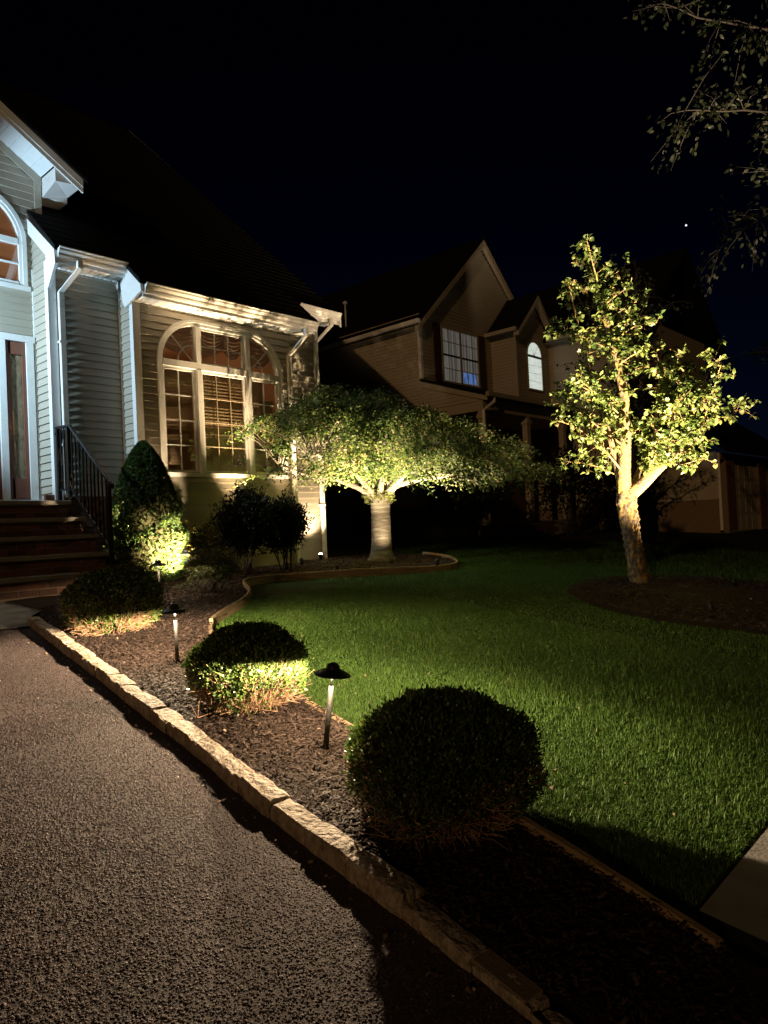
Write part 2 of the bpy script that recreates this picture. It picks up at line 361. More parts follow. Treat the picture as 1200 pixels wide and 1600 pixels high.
# bed in front of the house, up to the wavy edging and round the weeping tree
HB = [p for p in EDGE if p[1] >= 6.6 or p[0] > 4.9]
hx = np.linspace(2.9, 10.3, 60)
fr = [max(6.68, np.interp(x, [p[0] for p in HB], [p[1] for p in HB])) for x in hx]
strip('mulch_bed', [(x, y) for x, y in zip(hx, fr)], [(x, 10.6) for x in hx], .047, M['soil'], bumpz=.008, cross=24)
BEDPOLY = [(float(np.interp(y, CURB[:, 1], CURB[:, 0])) + .09, y) for y in np.linspace(.3, 6.7, 30)] + [(2.95, 7.3), (4.2, 8.0), (4.3, 8.9), (7.6, 8.95), (9.0, 9.4), (10.0, 9.4), (10.2, 8.4)] + [tuple(p) for p in EDGE[::-1]]
def bark_chips(n, keep, box, h, size, name, parent, seed):
    r = np.random.default_rng(seed)
    x = r.uniform(box[0], box[1], n); y = r.uniform(box[2], box[3], n); k = keep(x, y); x, y = x[k], y[k]; n = len(x)
    ln = size * np.exp(np.clip(r.normal(0, .45, n), -1, .75)); wd = ln * r.uniform(.16, .42, n); th = wd * r.uniform(.25, .5, n)
    a = r.uniform(0, 2 * np.pi, n); pit = r.normal(0, .30, n); rol = r.normal(0, .45, n)
    d = np.stack([np.cos(a) * np.cos(pit), np.sin(a) * np.cos(pit), np.sin(pit)], 1)
    s = np.stack([-np.sin(a), np.cos(a), rol], 1); s /= np.linalg.norm(s, axis=1)[:, None]
    u = np.cross(d, s)
    c = np.stack([x, y, g(y) + h + r.uniform(0, .022, n)], 1)
    V = np.zeros((n, 6, 3)); q = r.uniform(.3, 1, (n, 2))
    V[:, 0] = c - d * ln[:, None] * .5 - s * wd[:, None] * .5; V[:, 1] = c + d * ln[:, None] * .5 - s * (wd * q[:, 0])[:, None] * .5
    V[:, 2] = c + d * ln[:, None] * .5 + s * (wd * q[:, 0])[:, None] * .5; V[:, 3] = c - d * ln[:, None] * .5 + s * wd[:, None] * .5
    V[:, 4] = c - d * ln[:, None] * .4 + u * th[:, None]; V[:, 5] = c + d * ln[:, None] * .42 + u * th[:, None]
    tri = np.array([(0, 1, 5), (0, 5, 4), (2, 3, 4), (2, 4, 5), (1, 2, 5), (3, 0, 4)])
    Fa = (np.arange(n) * 6)[:, None, None] + tri[None]
    tint = np.repeat(np.clip(r.normal(.45, .22, n), 0, .92) + (r.uniform(0, 1, n) > .992) * .3, 6)
    o = link(name, np_mesh(name, V.reshape(-1, 3), Fa.reshape(-1, 3), False, tint), M['mulch'], parent); o['kind'] = 'stuff'
bark_chips(170000, lambda x, y: in_poly(x, y, BEDPOLY), (1.7, 5.6, .3, 7.4), .045, .019, 'bark_mulch', bed, 5)
bark_chips(42000, lambda x, y: in_poly(x, y, BEDPOLY), (2.9, 10.3, 6.6, 9.4), .047, .034, 'bark_mulch', bed, 6)
# mulch ring of the pear tree: a dark oval mound
RING_C = (9.3, 2.95); RING_R = (1.95, 1.75)
def ring_keep(x, y, grow=0.):
    a = np.arctan2(y - RING_C[1], x - RING_C[0]); w = 1 + .05 * np.sin(3 * a + 1) + .03 * np.sin(7 * a)
    return ((x - RING_C[0]) / (RING_R[0] + grow)) ** 2 + ((y - RING_C[1]) / (RING_R[1] + grow)) ** 2 < w
V = [(RING_C[0], RING_C[1], g(RING_C[1]) + .07)]; Fa = []; n = 64
for j, f in enumerate((.33, .66, .9, 1.0)):
    for k in range(n):
        a = 2 * math.pi * k / n; w = math.sqrt(1 + .05 * math.sin(3 * a + 1) + .03 * math.sin(7 * a)) * f
        x = RING_C[0] + RING_R[0] * w * math.cos(a); y = RING_C[1] + RING_R[1] * w * math.sin(a)
        V.append((x, y, g(y) + .07 * (1 - f ** 3) + .004))
tri = []
for k in range(n): tri.append((0, 1 + k, 1 + (k + 1) % n))
for j in range(3):
    for k in range(n):
        a = 1 + j * n + k; b = 1 + j * n + (k + 1) % n; tri += [(a, a + n, b + n), (a, b + n, b)]
ring = link('mulch_ring', np_mesh('mulch_ring', V, tri, True), M['soil']); ring['kind'] = 'structure'
bark_chips(26000, lambda x, y: ring_keep(x, y, -.04), (7, 11.6, .9, 5), .05, .035, 'bark_mulch', ring, 8)

# ------------------------------------------------------------------ lawn blades
def blades(n, x0, x1, y0, y1, keep, hgt, wid, seed, name):
    r = np.random.default_rng(seed)
    x = r.uniform(x0, x1, n); y = r.uniform(y0, y1, n); k = keep(x, y)
    x, y = x[k], y[k]; n = len(x)
    patch = np.sin(x * 2.3 + np.sin(y * 1.7)) * np.sin(y * 2.9 + .7 * np.sin(x * 3.1)) * .5 + .5 * np.sin(x * 5.1 + y * 3.7) * np.sin(y * 6.3 - x * 2.2)
    h = hgt * np.clip(r.normal(1, .3, n), .35, 1.9) * (1 + .22 * patch)
    a = r.uniform(0, 2 * np.pi, n) ; lean = np.abs(r.normal(.6, .45, n))
    w = wid * r.uniform(.7, 1.3, n)
    dx, dy = np.cos(a), np.sin(a); z = g(y) - .004
    V = np.zeros((n, 5, 3))
    b = np.stack([x, y, z], 1); sd = np.stack([-dy, dx, np.zeros(n)], 1) * w[:, None] * .5
    mid = b + np.stack([dx * lean * h * .25, dy * lean * h * .25, h * .6], 1)
    tip = b + np.stack([dx * lean * h, dy * lean * h, h * np.clip(1.05 - .35 * lean, .3, 1)], 1)
    V[:, 0] = b - sd; V[:, 1] = b + sd; V[:, 2] = mid + sd * .8; V[:, 3] = mid - sd * .8; V[:, 4] = tip
    tri = np.array([(0, 1, 2), (0, 2, 3), (3, 2, 4)]); Fa = (np.arange(n) * 5)[:, None, None] + tri[None]
    tint = np.repeat(np.clip(r.normal(.42, .2, n) + .12 * patch, 0, .9) + (r.uniform(0, 1, n) > .985) * .25, 5)
    return link(name, np_mesh(name, V.reshape(-1, 3), Fa.reshape(-1, 3), False, tint), M['grass'])
LAWN = [tuple(p + np.array([.02, -.0])) for p in EDGE] + [(10.6, 9.2), (10.2, 13), (16.5, 13), (16.5, .98), (2.42, .98)]
def lawn_keep(x, y): return in_poly(x, y, LAWN) & ~ring_keep(x, y)
o = blades(430000, 2.4, 6.5, .95, 6.6, lawn_keep, .020, .0030, 11, 'lawn')
props(o, 'short green turf of the front lawn between mulch bed and sidewalk', 'grass', kind='stuff')
o2 = blades(210000, 6.5, 11.5, .95, 9.5, lawn_keep, .023, .0055, 12, 'lawn_beyond')
o2.name = 'lawn_grass'; props(o2, 'green turf around the two trees, farther part of the lawn', 'grass', kind='stuff')
o3 = blades(60000, 10.2, 16.5, .95, 13, lambda x, y: lawn_keep(x, y) & (x > 11.5) | (lawn_keep(x, y) & (y > 9.5)), .06, .010, 13, 'lawn_grass')
props(o3, 'dark turf in the gap towards the neighbouring house', 'grass', kind='stuff')
# taller uncut blades beside the sidewalk edge
o4 = blades(5000, 2.55, 5.5, .97, 2.6, lawn_keep, .042, .0036, 14, 'long_grass')
props(o4, 'longer untrimmed grass near the sidewalk corner of the lawn', 'grass', kind='stuff')

# ------------------------------------------------------------------ kerb of granite blocks
def path_at(P, s):
    d = np.r_[0, np.cumsum(np.linalg.norm(np.diff(P, axis=0), axis=1))]
    return np.array([np.interp(s, d, P[:, 0]), np.interp(s, d, P[:, 1])]), d[-1]
curb_len = path_at(CURB, 0)[1]
mb = MB()   # mortar bed under and between the blocks
ss = np.linspace(1.75, curb_len, 60)
for a, b in zip(ss[:-1], ss[1:]):
    p, _ = path_at(CURB, a); q, _ = path_at(CURB, b); t = (q - p) / np.linalg.norm(q - p); nrm = np.array([t[1], -t[0]])
    pts = []
    for zz in (-.05, .046):
        for c, off in ((p, .012), (p, .088), (q, .088), (q, .012)):
            w = c + nrm * off; pts.append((w[0], w[1], g(w[1]) + zz))
    mb.hexa(pts)
curb = mb.build('curb', M['mortar']); curb['kind'] = 'structure'
d_c = np.r_[0, np.cumsum(np.linalg.norm(np.diff(CURB, axis=0), axis=1))]; s = float(np.interp(.80, CURB[:, 1], d_c)); k = 0; s_first = s
while s < curb_len - .1:
    L = random.uniform(.21, .31); L = min(L, curb_len - s); hh = random.uniform(.070, .086); off0 = random.uniform(-.006, .006); wdt = random.uniform(.098, .115); tp = min(1, max(.3, .3 + .7 * (path_at(CURB, s)[0][1] - .85) / .75)); hh *= tp; wdt *= .6 + .4 * tp
    mb = MB(); NS = 6; prof = [(0, -.06), (-.004, .035), (.002, hh * .90), (.009, hh), (wdt * .5, hh + .003), (wdt - .010, hh - .001), (wdt, hh * .88), (wdt + .003, -.06)]
    V = []
    for i in range(NS):
        ta = s + .004 + (L - .008) * i / (NS - 1); p, _ = path_at(CURB, ta); q, _ = path_at(CURB, min(ta + .02, curb_len)); p0, _ = path_at(CURB, max(ta - .02, 0))
        t = (q - p0) / np.linalg.norm(q - p0); nrm = np.array([t[1], -t[0]])
        end = i in (0, NS - 1)
        for j, (o_, z_) in enumerate(prof):
            jz = random.uniform(-.0035, .0035) if 1 <= j <= 6 else 0; jo = random.uniform(-.004, .004) if 1 <= j <= 6 else 0
            if end and 1 <= j <= 6: z_ = z_ - .004; o_ = o_ + (.003 if j < 4 else -.003)
            w = p + nrm * (o_ + off0 + jo); V.append((w[0], w[1], g(w[1]) + z_ + jz))
    n = len(prof); Fs = []
    for i in range(NS - 1):
        for j in range(n - 1): Fs.append((i * n + j, i * n + j + 1, (i + 1) * n + j + 1, (i + 1) * n + j))
    Fs.append(tuple(range(n))); Fs.append(tuple(range((NS - 1) * n, NS * n))[::-1])
    mb.add(V, Fs); mb.build('curb_stone', M['granite'], curb)
    s += L; k += 1

# ------------------------------------------------------------------ wooden edging between bed and lawn
edging = thing('garden_edging', 'tan wooden edging boards snaking between mulch beds and lawn', 'edging', (0, 0, 0))
elen = path_at(EDGE, 0)[1]
cuts = [0.02, .52, 2.3, 3.6, 4.9, 6.0, 7.2, 8.4, 9.9, 11.3, 12.6, elen]
for ci, (a, b) in enumerate(zip(cuts[:-1], cuts[1:])):
    mb = MB(); near = b < 5
    ht, tk = (.065, .045) if near else (.105, .032)
    ns = max(2, int((b - a) / .08)); V = []
    tops = [(0, -.05), (0, ht - .012), (.008, ht), (tk - .008, ht), (tk, ht - .012), (tk, -.05)]
    if not near: tops = [(0, -.05), (0, ht * .42), (.007, ht * .46), (0, ht * .5), (0, ht - .008), (.006, ht), (tk - .006, ht), (tk, ht - .01), (tk, -.05)]
    n = len(tops)
    for i in range(ns + 1):
        ta = a + .004 + (b - a - .008) * i / ns; p, _ = path_at(EDGE, ta); q, _ = path_at(EDGE, min(ta + .05, elen)); p0, _ = path_at(EDGE, max(ta - .05, 0))
        t = (q - p0) / np.linalg.norm(q - p0); nrm = np.array([t[1], -t[0]])
        dz = .01 * math.sin(ta * 2.1) + random.uniform(-.002, .002)
        for o_, z_ in tops:
            w = p - nrm * (tk / 2 - o_); V.append((w[0], w[1], g(w[1]) + z_ + dz))
    Fs = [(i * n + j, i * n + j + 1, (i + 1) * n + j + 1, (i + 1) * n + j) for i in range(ns) for j in range(n - 1)]
    Fs += [tuple(range(n)), tuple(range(ns * n, ns * n + n))[::-1]]
    mb.add(V, Fs); mb.build('edging_board', M['timber'], edging)

# ------------------------------------------------------------------ the house
house = thing('house', 'beige sided house with arched window and white gutters beside the brick steps', 'house', (4.5, 9.5, g(9.5)))
HOFF = -Vector(house.location)
def hpart(name, mb, mt, parent=None, smooth=False, bevel=0):
    o = mb.build(name, mt, parent or house, smooth=smooth, bevel=bevel)
    if parent is None: o.location = HOFF
    return o
EXP = .1016
board_cache = {}
def boards_y(parent, y, x0, x1, z0, z1, cut=None, name='siding_board'):
    """lapped boards on a wall facing -y; cut(z) gives (xa, xb) to leave out or None"""
    z = z0
    while z < z1 - .01:
        zt = min(z + EXP, z1)
        segs = [((x0, x0), (x1, x1))]
        if cut:
            c0, c1 = cut(z + .001), cut(zt - .001)
            if c0 or c1:
                c0 = c0 or (c1[0] + .06, c1[1] - .06) if not c0 else c0; c1 = c1 or ((c0[0] + c0[1]) / 2,) * 2
                segs = [((x0, x0), (c0[0], c1[0])), ((c0[1], c1[1]), (x1, x1))]
        for (a0, a1), (b0, b1) in segs:
            if b0 - a0 < .02 and b1 - a1 < .02: continue
            yo, yi, yb = y - .021, y - .003, y + .002
            m_ = MB().hexa([(a0, yo, z), (b0, yo, z), (b0, yb, z), (a0, yb, z), (a1, yi, zt), (b1, yi, zt), (b1, yb, zt), (a1, yb, zt)])
            m_.build(name, M['siding'], parent)
        z = zt
def boards_x(parent, x, y0, y1, z0, z1, top=None, name='siding_board'):
    """lapped boards on a wall facing -x"""
    z = z0
    while z < z1 - .01:
        zt = min(z + EXP, z1); ya0 = y0 if not top else max(y0, top(z)); ya1 = y0 if not top else max(y0, top(zt))
        if ya1 > y1 - .02: break
        xo, xi, xb = x - .021, x - .003, x + .002
        MB().hexa([(xo, ya0, z), (xb, ya0, z), (xb, y1, z), (xo, y1, z), (xi, ya1, zt), (xb, ya1, zt), (xb, y1, zt), (xi, y1, zt)]).build(name, M['siding'], parent)
        z = zt
ZG = .75   # walls start below the ground
# --- wall with the big window (plane y = 9.0)
WX0, WX1, WZ0, WZS, WZT = 5.33, 7.47, 2.47, 4.02, 4.63      # opening: sides, sill, spring line, flat top
MX0, MX1 = 5.95, 6.84
ARC = MX0 - WX0
w = MB()
w.box(4.96, WX0, 9.0, 9.14, 1.40, 4.85); w.box(WX1, 7.70, 9.0, 9.14, 1.40, 4.85); w.box(WX0, WX1, 9.0, 9.14, 1.40, WZ0 - .005); w.box(WX0, WX1, 9.0, 9.14, WZT + .005, 4.85)
arcL = [(MX0 - ARC * math.cos(t), WZS + (WZT - WZS) * math.sin(t)) for t in np.linspace(0, math.pi / 2, 10)]
arcR = [(MX1 + (WX1 - MX1) * math.cos(t), WZS + (WZT - WZS) * math.sin(t)) for t in np.linspace(0, math.pi / 2, 10)]
w.prism(arcL + [(WX0, WZT)], 1, 9.002, 9.138); w.prism(arcR + [(WX1, WZT)], 1, 9.002, 9.138)
front_wall = hpart('front_wall', w, M['siding'])
def arch_cut(z):
    if z < WZ0 - .03 or z > WZT + .03: return None
    if z < WZS: return (WX0 - .03, WX1 + .03)
    q = math.sqrt(max(0, 1 - ((z - WZS) / (WZT - WZS + .03)) ** 2)); return (MX0 - (ARC + .03) * q, MX1 + (WX1 - MX1 + .03) * q)
boards_y(front_wall, 9.0, 5.045, 7.70, 1.40, 4.80, arch_cut)
hpart('foundation', MB().box(4.98, 7.68, 9.01, 9.2, ZG, 1.40), M['stucco']); hpart('foundation', MB().box(7.68, 8.70, 9.46, 9.6, ZG, 1.40), M['stucco'])
# --- recessed wall (y = 9.36) and its stone base
rw = hpart('recessed_wall', MB().box(3.995, 4.955, 9.36, 9.5, 2.14, 5.3), M['siding'])
boards_y(rw, 9.36, 4.07, 4.945, 2.14, 5.12)
bw = hpart('brick_base', MB().box(3.9, 4.955, 9.375, 9.5, ZG, 2.138), M['mortar'])
brick_me = MB().box(-.098, .098, -.03, .03, -.031, .031).mesh('brick'); brick_me.materials.append(M['brick'])
z = .96; row = 0
while z < 2.13:
    for i in range(6):
        x = 3.95 + i * .206 + (.103 if row % 2 else 0)
        if x < 4.9: link('brick', brick_me, None, bw, (x, 9.385 - random.uniform(0, .004), z))
    z += .073; row += 1
# --- return walls facing the door
r1 = hpart('return_wall', MB().box(3.99, 4.0, 9.362, 9.82, 2.07, 5.55), M['siding'])
boards_x(r1, 3.99, 9.36, 9.815, 2.09, 5.75, top=lambda z: 9.36 + max(0, (z - 5.28) / .88))
r2 = hpart('return_wall', MB().box(4.96, 4.97, 9.0, 9.36, ZG, 5.0), M['siding'])
boards_x(r2, 4.96, 9.0, 9.345, 1.40, 4.98)
# --- set-back wall at the right
sb = hpart('side_wall', MB().box(7.70, 8.72, 9.45, 9.6, 1.40, 5.45), M['siding'])
boards_y(sb, 9.45, 7.70, 8.66, 1.40, 5.25)
# --- entry wall with gable (y = 9.82)
PKX, SLG = 1.7, .65
def gz(x): return 6.52 + SLG * (4.1 - x) if x > PKX else 6.52 + SLG * (4.1 - PKX) - SLG * (PKX - x)
AW = (3.25, 5.54, .62)     # arch window centre x, spring z, radius
ew = hpart('entry_wall', MB().prism([(-.7, 2.0), (4.1, 2.0), (4.1, 6.5), (PKX, gz(PKX) - .02), (-.7, gz(-.7) - .02)], 1, 9.86, 9.95), M['siding'])
def entry_cut(z):
    if 2.0 < z < 4.27: return (2.25, 3.94)
    if 4.93 < z < 5.54: return (2.60, 3.90)
    if 5.54 <= z < 6.17: q = math.sqrt(max(0, 1 - ((z - 5.54) / .64) ** 2)) * .65; return (3.25 - q, 3.25 + q)
    return None
z = 2.07
while z < 7.5:
    xr = 4.035 if z > 5.85 else 3.985
    zt = z + EXP
    xr_ = min(xr, 4.1 - max(0, (zt - 6.5)) / SLG)
    boards_y(ew, 9.82, 1.2, xr_, z, zt, entry_cut); z = zt
# --- solid body behind, so no light leaks
hpart('body', MB().box(4.12, 8.68, 12.3, 15.5, ZG, 8.0).box(-.6, 4.05, 10.9, 15.5, ZG, 6.4).box(8.66, 8.72, 9.6, 12.4, ZG, 5.3), M['siding'])
hpart('gable_wall', MB().prism([(9.3, 5.2), (16.0, 5.2), (16.0, 11.2)], 0, 8.68, 8.74), M['siding'])
# --- corner boards
for nm, b in (('corner_board', (4.955, 5.045, 8.972, 9.0)), ('corner_board', (4.935, 4.957, 8.972, 9.06)), ('corner_board', (3.985, 4.07, 9.332, 9.36)), ('corner_board', (3.965, 3.987, 9.332, 9.42)),
              ('corner_board', (8.66, 8.745, 9.425, 9.452)), ('corner_board', (3.96, 3.988, 9.79, 9.818)), ('corner_board', (4.925, 4.958, 9.325, 9.358))):
    hpart(nm, MB().box(b[0], b[1], b[2], b[3], 2.09 if b[0] < 4.2 else 1.4, 4.86 if 4.9 < b[0] < 5 and b[2] < 9.2 else 5.2), M['white'] if b[1] - b[0] > .03 or b[0] < 4.96 else M['siding'])
hpart('corner_board', MB().box(4.035, 4.125, 9.79, 9.818, 5.86, 6.5), M['siding'])
# --- main roof: one plane over the staggered walls
def rz(y): return 4.95 + .88 * (y - 8.65)
out = [(3.93, 9.0), (4.87, 9.0), (4.87, 8.64), (8.04, 8.64), (8.04, 9.1), (9.0, 9.1), (9.0, 16.2), (4.1, 16.2), (4.1, 9.83), (3.93, 9.83)]
n = len(out); w = MB(); w.add([(x, y, rz(y) + .03) for x, y in out] + [(x, y, rz(y) - .03) for x, y in out],
       [tuple(range(n)), tuple(range(n, 2 * n))[::-1]] + [(i, n + i, n + (i + 1) % n, (i + 1) % n) for i in range(n)])
roof = hpart('roof', w, M['roof'])
w = MB()   # raised shingle courses
y = 8.66
while y < 16:
    xl = 4.88 if y < 9.02 else 3.94 if y < 9.8 else 4.12; xr = 8.03 if y < 9.12 else 8.99
    w.hexa([(xl, y, rz(y) + .029), (xr, y, rz(y) + .029), (xr, y + .15, rz(y + .15) + .029), (xl, y + .15, rz(y + .15) + .029),
            (xl, y, rz(y) + .042), (xr, y, rz(y) + .042), (xr, y + .15, rz(y + .15) + .031), (xl, y + .15, rz(y + .15) + .031)]); y += .145
o = w.build('shingle_courses', M['roof'], roof); o['kind'] = 'stuff'
hpart('rake_board', MB().add([(9.0, 9.1, 5.34), (9.0, 16.2, rz(16.2) + .03), (9.0, 16.2, rz(16.2) - .2), (9.0, 9.1, 5.14), (9.03, 9.1, 5.34), (9.03, 16.2, rz(16.2) + .03), (9.03, 16.2, rz(16.2) - .2), (9.03, 9.1, 5.14)],
      [(0, 1, 2, 3), (7, 6, 5, 4), (0, 4, 5, 1), (3, 2, 6, 7), (0, 3, 7, 4), (1, 5, 6, 2)]), M['white'])
# --- gutters
def gutter(x0, x1, y, z):
    pr = [(y, z), (y, z - .125), (y - .055, z - .125), (y - .068, z - .10), (y - .072, z - .075), (y - .098, z - .045), (y - .104, z - .018), (y - .118, z - .012), (y - .118, z + .002), (y - .108, z + .002), (y - .1, z - .012), (y - .02, z - .02)]
    return hpart('gutter', MB().prism(pr, 0, x0, x1), M['gutter'])
gutter(3.97, 4.89, 9.05, 5.27); gutter(4.95, 8.02, 8.70, 4.93); gutter(8.06, 9.02, 9.17, 5.38)
# --- fascia boards and soffits with their panels
def soffit(x0, x1, y0, y1, z, step=.125):
    s_ = hpart('soffit', MB().box(x0, x1, y0 + .004, y1, z + .004, z + .02), M['soffit'])
    x = x0
    while x < x1 - .02:
        xe = min(x + step, x1)
        MB().add([(x + .004, y0, z), (xe - .004, y0, z), (xe - .004, y1, z), (x + .004, y1, z), (x + .016, y0, z - .009), (xe - .016, y0, z - .009), (xe - .016, y1, z - .009), (x + .016, y1, z - .009)],
                 [(0, 3, 7, 4), (1, 5, 6, 2), (0, 4, 5, 1), (3, 2, 6, 7), (4, 7, 6, 5), (0, 1, 2, 3)]).build('soffit_panel', M['soffit'], s_)
        x = xe
soffit(3.97, 4.92, 9.055, 9.36, 5.12); soffit(4.97, 8.0, 8.705, 9.0, 4.78); soffit(8.02, 8.95, 9.175, 9.45, 5.22)
hpart('fascia', MB().box(3.97, 4.92, 9.05, 9.07, 5.10, 5.26).box(4.95, 8.02, 8.70, 8.72, 4.765, 4.93).box(8.06, 9.0, 9.17, 9.19, 5.20, 5.38), M['white'])
hpart('fascia_return', MB().prism([(9.83, 5.90), (9.02, 5.24), (9.0, 5.06), (9.24, 4.80), (9.28, 5.24), (9.83, 5.70)], 0, 3.93, 3.965), M['white'])
hpart('fascia_return', MB().prism([(9.22, 5.40), (8.67, 4.95), (8.65, 4.82), (9.10, 4.70), (9.16, 4.80), (9.20, 5.1)], 0, 4.895, 4.93), M['white'])
hpart('fascia_return', MB().prism([(9.46, 5.55), (9.15, 5.38), (9.13, 5.22), (9.46, 5.20)], 0, 8.03, 8.055), M['white'])
# --- gable over the entry: rake fascia, sloping soffit with panels, boxed return
YF = 9.37
def rake(x): return gz(x)
gx0 = 4.50
w = MB(); w.prism([(gx0, gz(gx0) + .16), (PKX, gz(PKX) + .16), (PKX, gz(PKX) - .02), (gx0, gz(gx0) - .02)], 1, YF - .02, YF)
hpart('rake_board', w, M['white'])
w = MB(); w.prism([(gx0, gz(gx0) + .16), (PKX, gz(PKX) + .16), (PKX, gz(PKX) + .02), (gx0, gz(gx0) + .06)], 1, YF - .028, YF - .0205)
hpart('rake_trim', w, M['gutter'])
w = MB(); w.prism([(gx0 + .06, gz(gx0 + .06) + .17), (PKX, gz(PKX) + .17), (-1.2, gz(-1.2) + .17), (-1.2, gz(-1.2) + .21), (PKX, gz(PKX) + .215), (gx0 + .06, gz(gx0 + .06) + .215)], 1, YF - .05, 15.5)
hpart('entry_roof', w, M['roof'])
sf = hpart('soffit', MB().prism([(4.13, gz(4.13) + .012), (PKX, gz(PKX) + .012), (PKX, gz(PKX) + .03), (4.13, gz(4.13) + .03)], 1, YF, 9.82), M['soffit'])
x = 4.13
while x > 1.9:
    xa = x - .135
    MB().hexa([(x - .004, YF + .002, gz(x) - .006), (x - .004, 9.815, gz(x) - .006), (xa + .004, 9.815, gz(xa) - .006), (xa + .004, YF + .002, gz(xa) - .006),
               (x - .001, YF + .002, gz(x) + .008), (x - .001, 9.815, gz(x) + .008), (xa + .001, 9.815, gz(xa) + .008), (xa + .001, YF + .002, gz(xa) + .008)]).build('soffit_panel', M['soffit'], sf)
    x = xa
hpart('frieze_board', MB().prism([(4.13, gz(4.13) - .008), (PKX, gz(PKX) - .008), (PKX, gz(PKX) - .13), (4.13, gz(4.13) - .13)], 1, 9.785, 9.803), M['siding'])
# boxed return at the foot of the rake and the eave behind it
w = MB(); w.add([(4.14, YF - .001, gz(4.14) - .01), (4.5, YF - .001, gz(4.5) + .1), (4.5, YF - .001, 6.34), (4.14, YF - .001, 6.30),
                 (4.14, 9.815, gz(4.14) - .01), (4.5, 9.815, gz(4.5) + .1), (4.5, 9.815, 6.34), (4.14, 9.815, 6.22)],
                [(0, 1, 2, 3), (7, 6, 5, 4), (0, 4, 5, 1), (3, 2, 6, 7), (0, 3, 7, 4), (1, 5, 6, 2)])
hpart('eave_return', w, M['white'])
hpart('eave_box', MB().box(4.13, 4.49, 9.82, 14, 6.25, 6.36), M['soffit'])
hpart('upper_side_wall', MB().box(4.08, 4.12, 9.83, 14, 5.5, 6.5), M['siding'])
# --- downspouts
def downspout(pts, wx=.075, wy=.055):
    w = MB()
    for a, b in zip(pts[:-1], pts[1:]):
        a = Vector(a); b = Vector(b)
        w.hexa([(b.x - wx / 2, b.y - wy / 2, b.z), (b.x + wx / 2, b.y - wy / 2, b.z), (b.x + wx / 2, b.y + wy / 2, b.z), (b.x - wx / 2, b.y + wy / 2, b.z),
                (a.x - wx / 2, a.y - wy / 2, a.z), (a.x + wx / 2, a.y - wy / 2, a.z), (a.x + wx / 2, a.y + wy / 2, a.z), (a.x - wx / 2, a.y + wy / 2, a.z)])
    d = hpart('downspout', w, M['gutter'], bevel=.008)
    v = Vector(pts[-2])
    for t in (.25, .75):
        zz = v.z * (1 - t) + pts[-1][2] * t
        MB().box(v.x - wx / 2 - .012, v.x + wx / 2 + .012, v.y - wy / 2 - .004, v.y + wy / 2 + .03, zz, zz + .03).build('strap', M['gutter'], d)
downspout([(4.24, 8.99, 5.15), (4.24, 8.99, 5.05), (4.12, 9.30, 4.80), (4.12, 9.30, 2.12)])
downspout([(7.78, 8.65, 4.81), (7.78, 8.65, 4.70), (7.64, 8.94, 4.40), (7.64, 8.94, .98)])
downspout([(8.80, 9.12, 5.26), (8.80, 9.12, 5.14), (8.64, 9.38, 4.86), (8.64, 9.38, 1.0)])

# --- the big arched window
win = hpart('window', MB().box(WX0 - .06, WX1 + .06, 8.955, 9.0, WZ0 - .075, WZ0 - .02), M['white'])
win['label'] = 'wide three-part window with quarter-round upper corners'
def band(pts_o, pts_i, y0, y1, name, parent, mt=M['white'], closed=False):
    w = MB(); n = len(pts_o); rg = range(n if closed else n - 1)
    for i in rg:
        j = (i + 1) % n; a, b, c, d = pts_o[i], pts_o[j], pts_i[j], pts_i[i]
        w.hexa([(a[0], y0, a[1]), (b[0], y0, b[1]), (c[0], y0, c[1]), (d[0], y0, d[1]), (a[0], y1, a[1]), (b[0], y1, b[1]), (c[0], y1, c[1]), (d[0], y1, d[1])])
    return w.build(name, mt, parent)
def outline(gr):
    L_ = [(WX0 - gr, WZ0 - .02), (WX0 - gr, WZS)] + [(MX0 - (ARC + gr) * math.cos(t), WZS + (WZT - WZS + gr) * math.sin(t)) for t in np.linspace(.12, math.pi / 2, 14)]
    R_ = [(MX1 + (WX1 - MX1 + gr) * math.cos(t), WZS + (WZT - WZS + gr) * math.sin(t)) for t in np.linspace(math.pi / 2, .12, 14)] + [(WX1 + gr, WZS), (WX1 + gr, WZ0 - .02)]
    return L_ + R_
band(outline(.055), outline(.012), 8.962, 9.002, 'casing', win); band(outline(.011), outline(-.035), 8.978, 9.06, 'frame', win)
w = MB(); w.box(WX0 + .035, WX1 - .035, 8.966, 9.06, WZS - .06, WZS + .035); w.build('transom_bar', M['white'], win)
for mx in (MX0, MX1): MB().box(mx - .036, mx + .036, 8.964, 9.06, WZ0 - .02, WZS - .062).box(mx - .036, mx + .036, 8.964, 9.06, WZS + .037, WZT - .036).build('mullion', M['white'], win)
def pane(x0, x1, z0, z1, parent, y=9.03, k=1.0):
    cx_, cz_ = (x0 + x1) / 2, (z0 + z1) / 2
    o = MB().box(x0 - cx_, x1 - cx_, -.002, .002, z0 - cz_, z1 - cz_).build('pane', M['glass'], parent, (cx_, y, cz_))
    o.rotation_euler = (random.uniform(-.004, .004) * k, 0, random.uniform(-.005, .005) * k); return o
